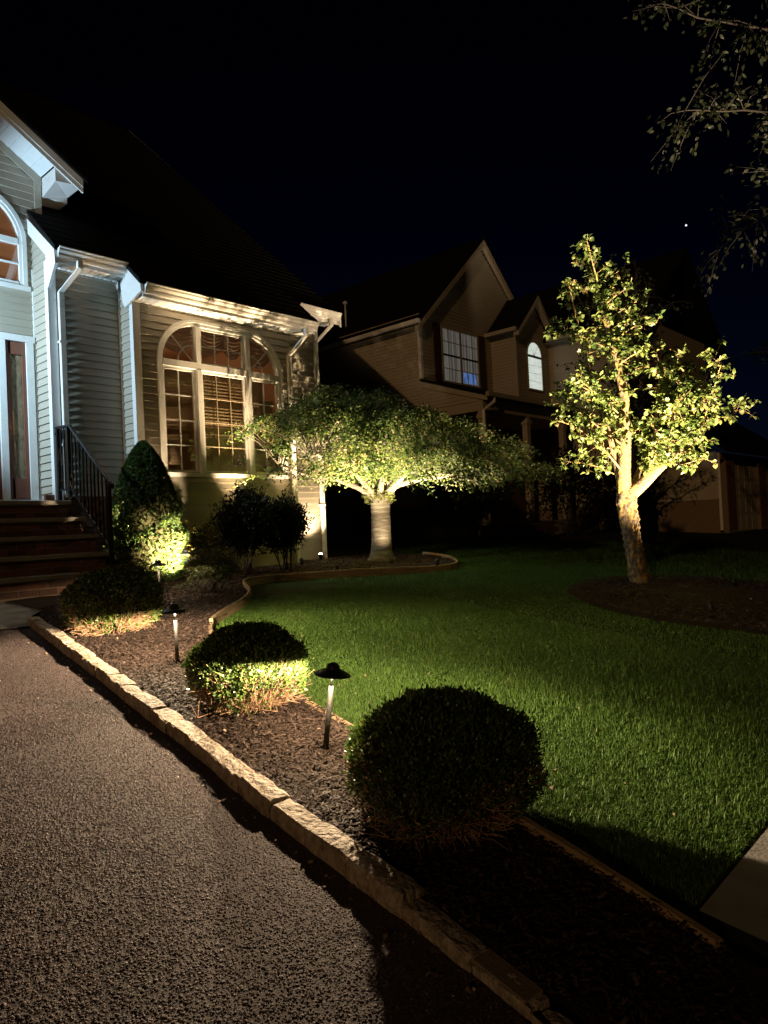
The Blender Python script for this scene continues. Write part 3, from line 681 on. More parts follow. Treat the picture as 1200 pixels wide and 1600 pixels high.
def sash(x0, x1, z0, z1, nx_, nz_, parent, y=9.02, fw=.035, bar=.014):
    MB().box(x0, x0 + fw, y - .012, y + .03, z0, z1).box(x1 - fw, x1, y - .012, y + .03, z0, z1).box(x0 + fw, x1 - fw, y - .012, y + .03, z0, z0 + fw).box(x0 + fw, x1 - fw, y - .012, y + .03, z1 - fw, z1).build('sash', M['white'], parent)
    x0 += fw; x1 -= fw; z0 += fw; z1 -= fw
    for i in range(1, nx_): q = x0 + (x1 - x0) * i / nx_; MB().box(q - bar / 2, q + bar / 2, y + .002, y + .02, z0, z1).build('muntin', M['grille'] if bar < .012 else M['white'], parent)
    for i in range(1, nz_): q = z0 + (z1 - z0) * i / nz_; MB().box(x0, x1, y + .003, y + .019, q - bar / 2, q + bar / 2).build('muntin', M['grille'] if bar < .012 else M['white'], parent)
    for i in range(nx_):
        for j in range(nz_):
            pane(x0 + (x1 - x0) * i / nx_ + .001, x0 + (x1 - x0) * (i + 1) / nx_ - .001, z0 + (z1 - z0) * j / nz_ + .001, z0 + (z1 - z0) * (j + 1) / nz_ - .001, parent, y + .011)
sash(WX0 + .036, MX0 - .046, WZ0 - .015, WZS - .063, 2, 4, win); sash(MX0 + .046, MX1 - .046, WZ0 - .015, WZS - .063, 3, 4, win, bar=.011); sash(MX1 + .046, WX1 - .036, WZ0 - .015, WZS - .063, 2, 4, win)
sash(MX0 + .046, MX1 - .046, WZS + .038, WZT - .037, 3, 2, win)
def quarter(cx_, sgn, rx, rz_):
    arc = [(cx_ + sgn * rx * math.cos(t), WZS + .036 + rz_ * math.sin(t)) for t in np.linspace(0, math.pi / 2, 14)]
    MB().prism([(cx_, WZS + .036)] + arc, 1, 9.031, 9.034).build('pane', M['glass'], win)
    q = .045
    for t in (math.pi / 4,):
        d = (sgn * math.cos(t), math.sin(t)); p = (-d[1], d[0]); L_ = rx * .96
        a = (cx_, WZS + .036)
        MB().hexa([(a[0] + d[0] * l + p[0] * s_ * .008, y_, a[1] + d[1] * l + p[1] * s_ * .008) for y_ in (9.018, 9.03) for l, s_ in ((.02, -1), (L_, -1), (L_, 1), (.02, 1))]).build('muntin', M['white'], win)
    ar = [(cx_ + sgn * rx * .5 * math.cos(t), WZS + .036 + rz_ * .5 * math.sin(t)) for t in np.linspace(0, math.pi / 2, 10)]
    ai = [(cx_ + sgn * (rx * .5 - .015) * math.cos(t), WZS + .036 + (rz_ * .5 - .015) * math.sin(t)) for t in np.linspace(0, math.pi / 2, 10)]
    band(ar, ai, 9.019, 9.029, 'muntin', win)
quarter(MX0 - .046, -1, ARC - .082, WZT - WZS - .075); quarter(MX1 + .046, 1, WX1 - MX1 - .082, WZT - WZS - .075)
def blind(x0, x1, z0, z1):
    w = MB(); z = z0
    while z < z1:
        w.hexa([(x0, 9.102, z), (x1, 9.102, z), (x1, 9.084, z + .052), (x0, 9.084, z + .052), (x0, 9.1040, z), (x1, 9.1040, z), (x1, 9.0860, z + .052), (x0, 9.0860, z + .052)]); z += .05
    for q in (.2, .8): xq = x0 + (x1 - x0) * q; w.box(xq - .002, xq + .002, 9.082, 9.084, z0, z1)
    w.build('blind', M['blind'], win)
blind(WX0 + .08, MX0 - .06, 2.5, 3.95); blind(MX0 + .06, MX1 - .06, 2.5, 3.95); blind(MX1 + .06, WX1 - .28, 2.5, 3.95); blind(WX1 - .279, WX1 - .08, 2.5, 3.62)
# swagged valance behind the upper lights
def swag(x0, x1, zt, drop, folds=7):
    w = MB(); nu, nv = 16, 40; V = []
    for i in range(nu + 1):
        u = i / nu; sagk = 1 - (2 * u - 1) ** 2
        for j in range(nv + 1):
            v = j / nv; z_ = zt - (drop * .38 + drop * .62 * sagk) * v; y_ = 9.2 - .035 * abs(math.sin(v * folds * math.pi)) - .03 * sagk
            V.append((x0 + (x1 - x0) * u, y_, z_))
    Fs = [(i * (nv + 1) + j, i * (nv + 1) + j + 1, (i + 1) * (nv + 1) + j + 1, (i + 1) * (nv + 1) + j) for i in range(nu) for j in range(nv)]
    w.add(V, Fs); return w.build('curtain_swag', M['curtain'], win, smooth=True)
swag(5.3, 6.12, 4.66, .44); swag(6.0, 6.55, 4.66, .42); swag(6.45, 6.92, 4.66, .42); swag(6.85, 7.5, 4.66, .50)
# room behind the window with its lamp
rm = MB(); x0, x1, y0, y1, z0, z1 = 5.0, 7.66, 9.145, 11.8, 1.7, 4.84
rm.add([(x0, y0, z0), (x1, y0, z0), (x1, y1, z0), (x0, y1, z0), (x0, y0, z1), (x1, y0, z1), (x1, y1, z1), (x0, y1, z1)], [(0, 1, 2, 3), (7, 6, 5, 4), (1, 5, 6, 2), (2, 6, 7, 3), (3, 7, 4, 0)])
hpart('room_interior', rm, M['room'])
ld = bpy.data.lights.new('room_lamp', 'POINT'); ld.energy = 14; ld.color = (1, .72, .45); ld.shadow_soft_size = .08
lo = bpy.data.objects.new('room_lamp', ld); COL.objects.link(lo); lo.location = (6.9, 11.0, 3.3); lo.parent = house; lo.location = Vector((6.3, 10.6, 4.45)) + HOFF

# --- arched window over the door
aw = hpart('window', MB().box(2.56, 3.94, 9.78, 9.83, 4.90, 4.955), M['white']); aw['label'] = 'white arched upper window with brown-lit panes'
def aout(rr): return [(3.25 - rr, 4.955), (3.25 - rr, 5.54)] + [(3.25 - rr * math.cos(t), 5.54 + rr * math.sin(t)) for t in np.linspace(.1, math.pi - .1, 26)] + [(3.25 + rr, 5.54), (3.25 + rr, 4.955)]
band(aout(.655), aout(.60), 9.785, 9.83, 'casing', aw); band(aout(.598), aout(.56), 9.80, 9.87, 'frame', aw)
MB().box(2.70, 3.80, 9.795, 9.86, 5.50, 5.575).build('transom_bar', M['white'], aw)
MB().box(2.70, 3.80, 9.80, 9.86, 4.957, 5.0).build('sash', M['white'], aw)
for xx in (3.06, 3.44): MB().box(xx - .02, xx + .02, 9.80, 9.85, 5.0, 5.50).build('mullion', M['white'], aw)
MB().box(2.70, 3.80, 9.81, 9.84, 5.235, 5.255).build('muntin', M['white'], aw)
for a_, b_ in ((2.70, 3.04), (3.08, 3.42), (3.46, 3.80)):
    for c_, d_ in ((5.0, 5.235), (5.255, 5.5)): pane(a_, b_, c_, d_, aw, 9.835)
MB().prism([(3.25 + .56 * math.cos(t), 5.575 + .53 * math.sin(t)) for t in np.linspace(0, math.pi, 20)], 1, 9.834, 9.837).build('pane', M['glass'], aw)
MB().prism([(3.25 + .59 * math.cos(t), 5.54 + .59 * math.sin(t)) for t in np.linspace(0, math.pi, 20)] + [(2.66, 4.96), (3.84, 4.96)], 1, 9.848, 9.855).build('shade', emit('lit_shade', (.30, .10, .03), .32, (.18, .06, .02), 3), aw)
# --- side light of the front door, and the door
sl = hpart('door_surround', MB().box(3.845, 3.94, 9.775, 9.86, 2.12, 4.20).box(3.50, 3.585, 9.775, 9.86, 2.12, 4.20).box(2.25, 3.96, 9.77, 9.86, 4.20, 4.285).box(2.25, 2.34, 9.775, 9.86, 2.12, 4.20), M['white'])
MB().box(2.3, 3.95, 9.70, 9.86, 2.065, 2.118).build('threshold', M['white'], sl)
MB().box(3.63, 3.85, 9.80, 9.85, 2.14, 2.40).box(3.63, 3.85, 9.80, 9.85, 4.03, 4.19).box(3.60, 3.655, 9.80, 9.85, 2.14, 4.19).box(3.80, 3.845, 9.80, 9.85, 2.4005, 4.0295).build('side_light', M['doorwood'], sl)
MB().box(3.655, 3.80, 9.825, 9.84, 2.40, 4.03).build('pane', M['rainglass'], sl)
MB().box(2.36, 3.49, 9.81, 9.86, 2.13, 4.19).build('door', M['doorwood'], sl)

# ------------------------------------------------------------------ brick steps
SX0, STEP_Y, STEP_T, STEP_R, ZL = 1.2, 9.09, .26, .22, 2.07
steps = thing('brick_steps', 'dark red brick entrance steps with pale stone treads', 'steps', (2.7, 8.05, .97))
SOFF = -Vector(steps.location)
rend = [4.05, 4.11, 4.15, 4.14, 4.27]
bm = MB().box(-.098, .098, -.03, .03, -.033, .033).mesh('brick'); bm.materials.append(M['brick'])
bm2 = MB().box(-.098, .098, -.03, .03, -.033, .033).mesh('brick'); bm2.materials.append(M['brick_dark'])
for k in range(5):
    yf = STEP_Y - STEP_T * k; zt = ZL - STEP_R * k; xr = rend[k]; yb = 9.77 if k == 0 else yf + STEP_T + .05
    st = MB().box(SX0, xr - .03, yf + .036, yb, zt - STEP_R - (.3 if k == 4 else .0), zt - .05).build('step', M['mortar'], steps, SOFF)
    MB().box(SX0, xr + .005, yf - .012, yb, zt - .0495, zt).build('tread', M['bluestone'], st, bevel=.006)
    for c in range(2):
        zc = zt - STEP_R + .041 + c * .077 - (.0 if k < 4 else .0)
        x = xr - .03 - .098 - (.103 if c else 0)
        if c:
            o = link('brick', bm if random.random() < .6 else bm2, None, st, (xr - .03 - .049, yf + .034 + .03, zc)); o.scale = (.49, 1, 1)
        while x > 2.3:
            link('brick', bm if random.random() < .55 else bm2, None, st, (x, yf + .063 + random.uniform(-.004, .003), zc)); x -= .206

# ------------------------------------------------------------------ iron railing
rail = thing('stair_railing', 'black iron railing down the right side of the brick steps', 'railing', (4.0, 8.6, 1.2))
ROFF = -Vector(rail.location)
def rp(name, mb, bevel=0): return mb.build(name, M['iron'], rail, ROFF, bevel=bevel)
RX = 4.0
A = Vector((RX, 9.32, 3.02)); B = Vector((RX, 8.93, 3.0)); C = Vector((RX, 7.93, 2.20))
w = MB()
for p, q in ((A, B), (B, C)):
    w.hexa([(RX - .022, q.y, q.z - .016), (RX + .022, q.y, q.z - .016), (RX + .022, p.y, p.z - .016), (RX - .022, p.y, p.z - .016), (RX - .022, q.y, q.z + .016), (RX + .022, q.y, q.z + .016), (RX + .022, p.y, p.z + .016), (RX - .022, p.y, p.z + .016)])
rp('top_rail', w, .006)
rp('rail_scroll', MB().tube([(RX, 9.32 + .05 * math.sin(t) + .03, 2.98 + .045 * math.cos(t)) for t in np.linspace(0, 5.2, 12)], .02, 8))
rp('rail_end', MB().tube([(RX - .026, 7.92, 2.17), (RX + .026, 7.92, 2.17)], .034, 12))
w = MB()
for p, q in ((A, B), (B, C)):
    zl = -.80
    w.hexa([(RX - .012, q.y, q.z + zl - .012), (RX + .012, q.y, q.z + zl - .012), (RX + .012, p.y, p.z + zl - .012), (RX - .012, p.y, p.z + zl - .012), (RX - .012, q.y, q.z + zl + .012), (RX + .012, q.y, q.z + zl + .012), (RX + .012, p.y, p.z + zl + .012), (RX - .012, p.y, p.z + zl + .012)])
rp('bottom_rail', w)
for y_, zb, zt in ((9.28, 2.07, 3.0), (8.98, 2.07, 3.0), (7.97, 1.19, 2.2)): rp('post', MB().box(RX - .02, RX + .02, y_ - .02, y_ + .02, zb, zt))
for y_ in list(np.arange(9.19, 9.0, -.09)) + list(np.arange(8.89, 8.03, -.095)):
    zt = 3.0 if y_ > 8.93 else 3.0 - (8.93 - y_) * .8
    rp('baluster', MB().box(RX - .008, RX + .008, y_ - .008, y_ + .008, zt - .80, zt - .01))

# ------------------------------------------------------------------ lamps
WARM = (1.0, .74, .46)
def batwing(ld, p=1.7, floor=.14):
    """luminaire that throws more light outwards than straight down"""
    ld.use_nodes = True; nt = ld.node_tree; N = nt.nodes; L = nt.links; em = N['Emission']
    tc = N.new('ShaderNodeTexCoord'); sx = N.new('ShaderNodeSeparateXYZ'); L.new(tc.outputs['Normal'], sx.inputs[0])
    ab = N.new('ShaderNodeMath'); ab.operation = 'ABSOLUTE'; L.new(sx.outputs[2], ab.inputs[0])
    mx = N.new('ShaderNodeMath'); mx.operation = 'MAXIMUM'; mx.inputs[1].default_value = floor; L.new(ab.outputs[0], mx.inputs[0])
    pw = N.new('ShaderNodeMath'); pw.operation = 'POWER'; pw.inputs[1].default_value = -p; L.new(mx.outputs[0], pw.inputs[0])
    sc_ = N.new('ShaderNodeMath'); sc_.operation = 'MULTIPLY'; sc_.inputs[1].default_value = 1 / 20; L.new(pw.outputs[0], sc_.inputs[0])
    L.new(sc_.outputs[0], em.inputs['Strength'])
hat_me = MB().lathe([(.001, .030), (.05, .020), (.088, .003), (.0935, 0), (.0945, .003), (.090, .008), (.070, .019), (.050, .027), (.036, .031), (.034, .034), (.031, .048), (.024, .058), (.012, .063), (.001, .064)], 36, cap=False).mesh('hat', True); hat_me.materials.append(M['lamp'])
under_me = MB().lathe([(.090, .0005), (.060, .0125), (.03, .020), (.002, .024)], 36, cap=False).mesh('reflector', True); under_me.materials.append(M['white'])
frost = emit('frosted_lens', (1, .80, .55), .8)
def path_light(x, y, h, label, power, tilt=(0, 0), glow=1.0):
    t = thing('path_light', label, 'garden lamp', (x, y, g(y) + .01), group='black hat path lights in the mulch bed')
    t.rotation_euler = (tilt[0], tilt[1], 0)
    link('hat', hat_me, None, t, (0, 0, h - .06)); link('reflector', under_me, None, t, (0, 0, h - .0605))
    MB().tube([(0, 0, -.08), (0, 0, h - .115)], [.0150, .0130], 12).build('stem', M['stem'], t, smooth=True)
    MB().tube([(0, 0, h - .116), (0, 0, h - .062)], .0055, 8).build('neck', M['stem'], t, smooth=True)
    MB().tube([(0, 0, h - .0395), (0, 0, h - .032)], .016, 12).build('lens', frost, t, smooth=True)
    MB().tube([(0, 0, -.01), (0, 0, .012)], .021, 12).build('collar', M['stem'], t, smooth=True)
    ld = bpy.data.lights.new('path_lamp', 'POINT'); ld.energy = power * 20; ld.color = WARM; ld.shadow_soft_size = .0075; batwing(ld)
    o = bpy.data.objects.new('path_lamp', ld); COL.objects.link(o); o.parent = t; o.location = (0, 0, h - .0475)
    return t
PLP = 36.0
path_light(2.45, 2.73, .465, 'black hat path light between the two nearest boxwood bushes', PLP, (R(5.9), R(5.4)))
path_light(2.72, 4.52, .455, 'black hat path light standing between the second and third boxwood bush', PLP * 1.35, (R(-.5), R(-.5)))
path_light(4.05, 7.02, .45, 'small path light in front of the cone-shaped evergreen, left of the other one there', PLP * .06, (R(-2), 0))
path_light(5.07, 8.12, .45, 'farthest path light, half hidden right of the cone-shaped evergreen', PLP * .05)

def uplight(x, y, tx, ty, tz, label, power, cone=70, blend=.6, color=WARM, h=.10, size=.03):
    """stake spotlight aimed at a target"""
    base = Vector((x, y, g(y) + .045)); t = thing('garden_spotlight', label, 'spotlight', base, group='small ground spotlights')
    d = (Vector((tx, ty, tz)) - (base + Vector((0, 0, h)))).normalized(); q = d.to_track_quat('Z', 'Y').to_euler()
    MB().tube([(0, 0, -.1), (0, 0, h - .02)], .010, 8).build('stake', M['lamp'], t, smooth=True)
    MB().lathe([(.016, -.075), (.028, -.065), (.032, -.01), (.036, .012), (.033, .012), (.030, 0), (.001, -.002)], 20).build('housing', M['lamp'], t, (0, 0, h), q, smooth=True)
    MB().lathe([(.030, .008), (.027, .020), (.016, .030), (.001, .034)], 20).build('lens', emit('spot_lens', (1, .85, .6), 40) if 'glowing' in label else M['lamp'], t, (0, 0, h), q, smooth=True)
    ld = bpy.data.lights.new('spot_lamp', 'SPOT'); ld.energy = power; ld.color = color; ld.spot_size = R(cone); ld.spot_blend = blend; ld.shadow_soft_size = size
    o = bpy.data.objects.new('spot_lamp', ld); COL.objects.link(o); o.parent = t
    o.location = Vector((0, 0, h)) + d * .05; o.rotation_euler = d.to_track_quat('-Z', 'Y').to_euler()
    return t
uplight(8.30, 9.12, 8.42, 9.36, 4.6, 'glowing ground spotlight at the foot of the house corner', 420, 92, .9)
uplight(8.42, 7.62, 8.86, 8.2, 1.75, 'small ground spotlight at the foot of the weeping tree trunk', 150, 66, .9)
uplight(7.05, 7.42, 8.45, 7.75, 3.35, 'ground spotlight in the mulch left of the weeping tree', 4200, 84, 1)
uplight(8.75, 6.96, 9.30, 7.35, 3.8, 'ground spotlight at the front tip of the mulch bed below the weeping tree', 2600, 96, 1)
uplight(8.10, 2.72, 9.38, 3.92, 4.3, 'ground spotlight in the front of the mulch ring of the forked tree', 8500, 86, 1)
uplight(10.2, 3.1, 9.80, 3.95, 2.3, 'ground spotlight right of the forked tree trunk', 1500, 76, 1)
uplight(4.80, 7.46, 4.76, 8.3, 1.50, 'ground spotlight below the cone-shaped evergreen', 2500, 60, .9, h=.16)
GOLD = (1, .70, .38)
uplight(5.40, 8.56, 5.30, 8.66, 4.8, 'ground spotlight behind the golden shrub under the left end of the big window', 3400, 40, 1, color=GOLD)
uplight(6.47, 8.66, 6.35, 8.68, 4.8, 'ground spotlight against the wall between the two dark shrubs', 3000, 40, 1, color=GOLD)
uplight(7.42, 8.60, 7.35, 8.68, 4.8, 'ground spotlight behind the right-hand dark shrub', 1700, 40, 1, color=GOLD)

# cool floodlight beside the door, left of the picture, washing the entry walls
pl = thing('flood_light', 'cool white floodlight on a bracket beside the front door', 'lamp', (1.75, 9.8, 4.30))
MB().tube([(0, 0, 0), (0, -.3, .05), (0, -.62, .02)], .014, 8).build('bracket', M['iron'], pl, smooth=True)
MB().lathe([(.03, -.12), (.06, -.08), (.08, 0), (.075, .0), (.06, -.05), (.001, -.06)], 16).build('housing', M['iron'], pl, (0, -.65, 0), (0, R(90), 0))
ld = bpy.data.lights.new('flood_lamp', 'SPOT'); ld.energy = 520; ld.color = (.54, .80, 1.0); ld.shadow_soft_size = .04; ld.spot_size = R(108); ld.spot_blend = .35
o = bpy.data.objects.new('flood_lamp', ld); COL.objects.link(o); o.parent = pl; o.location = (.04, -.65, 0); o.rotation_euler = Vector((1, .12, .05)).to_track_quat('-Z', 'Y').to_euler()

# ------------------------------------------------------------------ leaves
def unit(a): return a / (np.linalg.norm(a, axis=1)[:, None] + 1e-9)
def leaf_mesh(name, P, D, Nn, L, W, tint, fold=.25, curl=0.0):
    """pointed oval leaves: base at P, along D, facing Nn"""
    n = len(P); D = unit(D); S = unit(np.cross(Nn, D)); Nn = np.cross(D, S)
    L = np.broadcast_to(L, n)[:, None]; W = np.broadcast_to(W, n)[:, None]
    V = np.zeros((n, 6, 3))
    V[:, 0] = P
    V[:, 1] = P + D * L * .35 - S * W * .5 + Nn * W * fold; V[:, 2] = P + D * L * .35 + S * W * .5 + Nn * W * fold
    V[:, 3] = P + D * L * .72 - S * W * .36 + Nn * (W * fold * .6 - L * curl * .4); V[:, 4] = P + D * L * .72 + S * W * .36 + Nn * (W * fold * .6 - L * curl * .4)
    V[:, 5] = P + D * L - Nn * L * curl
    tri = np.array([(0, 2, 1), (1, 2, 4), (1, 4, 3), (3, 4, 5)])
    Fa = (np.arange(n) * 6)[:, None, None] + tri[None]
    return np_mesh(name, V.reshape(-1, 3), Fa.reshape(-1, 3), False, np.repeat(tint, 6))
def diamond_mesh(name, P, D, Nn, L, W, tint, fold=.2):
    n = len(P); D = unit(D); S = unit(np.cross(Nn, D)); Nn = np.cross(D, S)
    L = np.broadcast_to(L, n)[:, None]; W = np.broadcast_to(W, n)[:, None]
    V = np.zeros((n, 4, 3)); V[:, 0] = P; V[:, 1] = P + D * L * .5 - S * W * .5 + Nn * W * fold; V[:, 2] = P + D * L; V[:, 3] = P + D * L * .5 + S * W * .5 + Nn * W * fold
    tri = np.array([(0, 2, 1), (0, 3, 2)]); Fa = (np.arange(n) * 4)[:, None, None] + tri[None]
    return np_mesh(name, V.reshape(-1, 3), Fa.reshape(-1, 3), False, np.repeat(tint, 4))
def sphere_dirs(r, n, zmin=-1.0):
    z = r.uniform(zmin, 1, n); a = r.uniform(0, 2 * np.pi, n); q = np.sqrt(1 - z * z)
    return np.stack([q * np.cos(a), q * np.sin(a), z], 1)
def sticks(name, A, B, ra, rb):
    n = len(A); D = unit(B - A); up = np.tile([0.3, .2, 1.0], (n, 1)); S = unit(np.cross(D, up)); T = np.cross(D, S)
    V = np.zeros((n, 6, 3)); ra = np.broadcast_to(ra, n)[:, None]; rb = np.broadcast_to(rb, n)[:, None]
    for k in range(3):
        q = 2 * math.pi * k / 3; off = S * math.cos(q) + T * math.sin(q); V[:, k] = A + off * ra; V[:, 3 + k] = B + off * rb
    tri = np.array([(0, 1, 4), (0, 4, 3), (1, 2, 5), (1, 5, 4), (2, 0, 3), (2, 3, 5)])
    return np_mesh(name, V.reshape(-1, 3), ((np.arange(n) * 6)[:, None, None] + tri[None]).reshape(-1, 3), True)

def boxwood(x, y, rx, ry, h, label, seed, nleaf, lsz=.017, power=2.25, zlow=.15):
    """clipped rounded bush: leafy dome above a skirt of bare twigs"""
    r = np.random.default_rng(seed)
    t = thing('boxwood_bush', label, 'bush', (x, y, g(y) + .04), rz=.5 * seed, group='clipped boxwood bushes along the driveway')
    zc = h * .46; rzup = h - zc; rzdn = zc * 1.05
    def surf(d, f=1.0):
        a = np.arctan2(d[:, 1], d[:, 0])
        w = f * (1 + .04 * np.sin(3 * a + seed) + .035 * np.sin(5 * d[:, 2] * 2 + 2 * a + seed) + .028 * np.sin(9 * a + 7 * d[:, 2]) + .018 * np.sin(17 * a - 13 * d[:, 2] + seed))
        pw = power; k = (np.abs(d[:, 0] / rx) ** pw + np.abs(d[:, 1] / ry) ** pw + np.abs(d[:, 2] / np.where(d[:, 2] > 0, rzup, rzdn)) ** pw) ** (-1 / pw)
        P = d * (k * w)[:, None]; P[:, 2] += zc; return P
    # leaves
    d = sphere_dirs(r, nleaf, -.75); f = 1 - np.abs(r.normal(0, .055, nleaf)); sprig = r.uniform(0, 1, nleaf) > .88; f = np.where(sprig, f + np.abs(r.normal(0, .05, nleaf)), f)
    P = surf(d, f); low = P[:, 2] < zlow + .05 * np.sin(4 * np.arctan2(d[:, 1], d[:, 0]) + seed) + r.normal(0, .035, nleaf)
    keep = ~low | (r.uniform(0, 1, nleaf) < .10); P, d = P[keep], d[keep]; n = len(P)
    out_ = unit(d / np.array([rx, ry, h * .5]) ** 1.2)
    D = unit(out_ * .7 + np.array([0, 0, .5]) + r.normal(0, .55, (n, 3))); Nn = unit(out_ + r.normal(0, .6, (n, 3)))
    clump = .5 + .25 * np.sin(P[:, 0] * 41 + P[:, 2] * 23) * np.sin(P[:, 1] * 37 - P[:, 2] * 29)
    tint = np.clip(clump + r.normal(0, .2, n), 0, 1)
    link('leaves', leaf_mesh('leaves', P, D, Nn, lsz * r.uniform(.6, 1.5, n), lsz * .55 * r.uniform(.8, 1.2, n), tint, .12), M['boxleaf'], t)
    # twigs of the skirt, fanning out from the root
    nt_ = 1500; d = sphere_dirs(r, nt_, -.6); d[:, 2] = np.where(d[:, 2] > .2, d[:, 2] * .3, d[:, 2]); B_ = surf(unit(d), r.uniform(.80, 1.02, nt_)); B_[:, 2] = np.maximum(B_[:, 2] - .02, .012)
    A_ = B_ * r.uniform(.5, .72, nt_)[:, None]; A_[:, 2] = B_[:, 2] * r.uniform(.2, .8, nt_); B_ += r.normal(0, .022, (nt_, 3)); Mi = (A_ + B_) / 2 + r.normal(0, .020, (nt_, 3)); B_[:, 2] = np.maximum(B_[:, 2], .01)
    C2 = Mi + (B_ - Mi) * .8 + r.normal(0, .03, (nt_, 3)); C2[:, 2] = np.maximum(C2[:, 2], .01)
    link('twigs', sticks('twigs', np.concatenate([A_, Mi, Mi]), np.concatenate([Mi, B_, C2]), np.repeat([.0028, .0020, .0016], nt_), np.repeat([.0020, .0009, .0008], nt_)), M['boxtwig'], t)
    # solid dark core: the shade inside the bush is put into its colour
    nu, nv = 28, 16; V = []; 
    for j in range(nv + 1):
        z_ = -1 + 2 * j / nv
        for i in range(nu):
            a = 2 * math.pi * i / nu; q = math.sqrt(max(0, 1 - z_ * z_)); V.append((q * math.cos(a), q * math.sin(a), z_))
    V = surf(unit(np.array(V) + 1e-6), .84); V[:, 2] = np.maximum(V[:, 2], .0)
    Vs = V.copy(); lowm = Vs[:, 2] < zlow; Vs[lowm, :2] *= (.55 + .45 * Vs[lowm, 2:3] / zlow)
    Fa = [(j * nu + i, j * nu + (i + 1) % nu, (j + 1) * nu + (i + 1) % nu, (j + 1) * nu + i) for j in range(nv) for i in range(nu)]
    link('shade_core', np_mesh('shade_core', Vs, Fa, True), M['core'], t)
    return t
boxwood(2.325, 1.88, .375, .375, .51, 'largest and nearest dark boxwood bush, right of the nearest path light', 3, 30000, .017)
boxwood(2.53, 3.46, .325, .325, .47, 'middle boxwood bush with brightly lit twiggy skirt', 4, 21000, .019)
boxwood(2.90, 5.80, .39, .39, .50, 'boxwood bush nearest the steps at the far end of the kerb', 5, 20000, .022)

def loose_shrub(name, x, y, rx, h, label, seed, n, lsz, mt, stems=10, zlow=.15, wide=1.0, sparse=.16, cat='shrub', group=None):
    r = np.random.default_rng(seed)
    t = thing(name, label, cat, (x, y, g(y) + .04), group=group)
    nc = 46; cd = sphere_dirs(r, nc, -.55); cr = r.uniform(.35, .95, nc) ** .6
    C_ = cd * cr[:, None] * np.array([rx * .82, rx * .82, (h - zlow) * .46]) + np.array([0, 0, zlow + (h - zlow) * .52])
    wz = np.clip(C_[:, 2] / h, .1, 1); C_[:, :2] *= (1 - wide * .45 * (1 - wz))[:, None]
    k = r.integers(0, nc, n); P = C_[k] + r.normal(0, 1, (n, 3)) * np.array([rx, rx, h * .45]) * sparse
    P[:, 2] = np.maximum(P[:, 2], .03)
    out_ = unit(P - np.array([0, 0, h * .45])); D = unit(out_ + r.normal(0, .7, (n, 3)) + np.array([0, 0, .25])); Nn = unit(np.array([0, 0, 1.0]) + r.normal(0, .7, (n, 3)))
    link('leaves', leaf_mesh('leaves', P, D, Nn, lsz * r.uniform(.6, 1.3, n), lsz * .5 * r.uniform(.8, 1.2, n), np.clip(r.normal(.45, .24, n), 0, 1), .15, .1), mt, t)
    w = MB()
    for i in range(stems):
        a = r.uniform(0, 2 * math.pi); e = C_[r.integers(0, nc)]; b_ = Vector((.07 * math.cos(a), .07 * math.sin(a), -.05)); e = Vector(e); mid = b_.lerp(e, .5) + Vector((r.normal(0, .03), r.normal(0, .03), .06))
        w.tube([b_, mid, e], [.011, .008, .003], 5)
    for c in C_[:: 2]:
        a = Vector(C_[r.integers(0, nc)]); w.tube([a, Vector(c)], [.005, .002], 4, False)
    w.build('stems', M['bark'], t, smooth=True)
    return t
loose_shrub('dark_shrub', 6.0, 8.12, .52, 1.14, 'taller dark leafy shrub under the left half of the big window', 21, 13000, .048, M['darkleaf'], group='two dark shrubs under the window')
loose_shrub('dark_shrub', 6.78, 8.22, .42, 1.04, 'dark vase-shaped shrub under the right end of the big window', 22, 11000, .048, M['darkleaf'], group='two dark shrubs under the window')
loose_shrub('golden_shrub', 5.45, 8.35, .40, .72, 'dim golden shrub between the evergreen cone and the dark shrubs', 23, 3600, .035, M['goldleaf'])
loose_shrub('small_round_shrub', 4.72, 7.05, .36, .50, 'small round pale-leaved shrub left of the curving edging', 24, 7000, .026, M['palleaf'], zlow=.05, wide=.3)
loose_shrub('low_plant', 4.25, 8.25, .34, .30, 'low twiggy plant at the foot of the evergreen beside the railing', 25, 900, .03, M['goldleaf'], stems=60, zlow=.03, wide=.2)

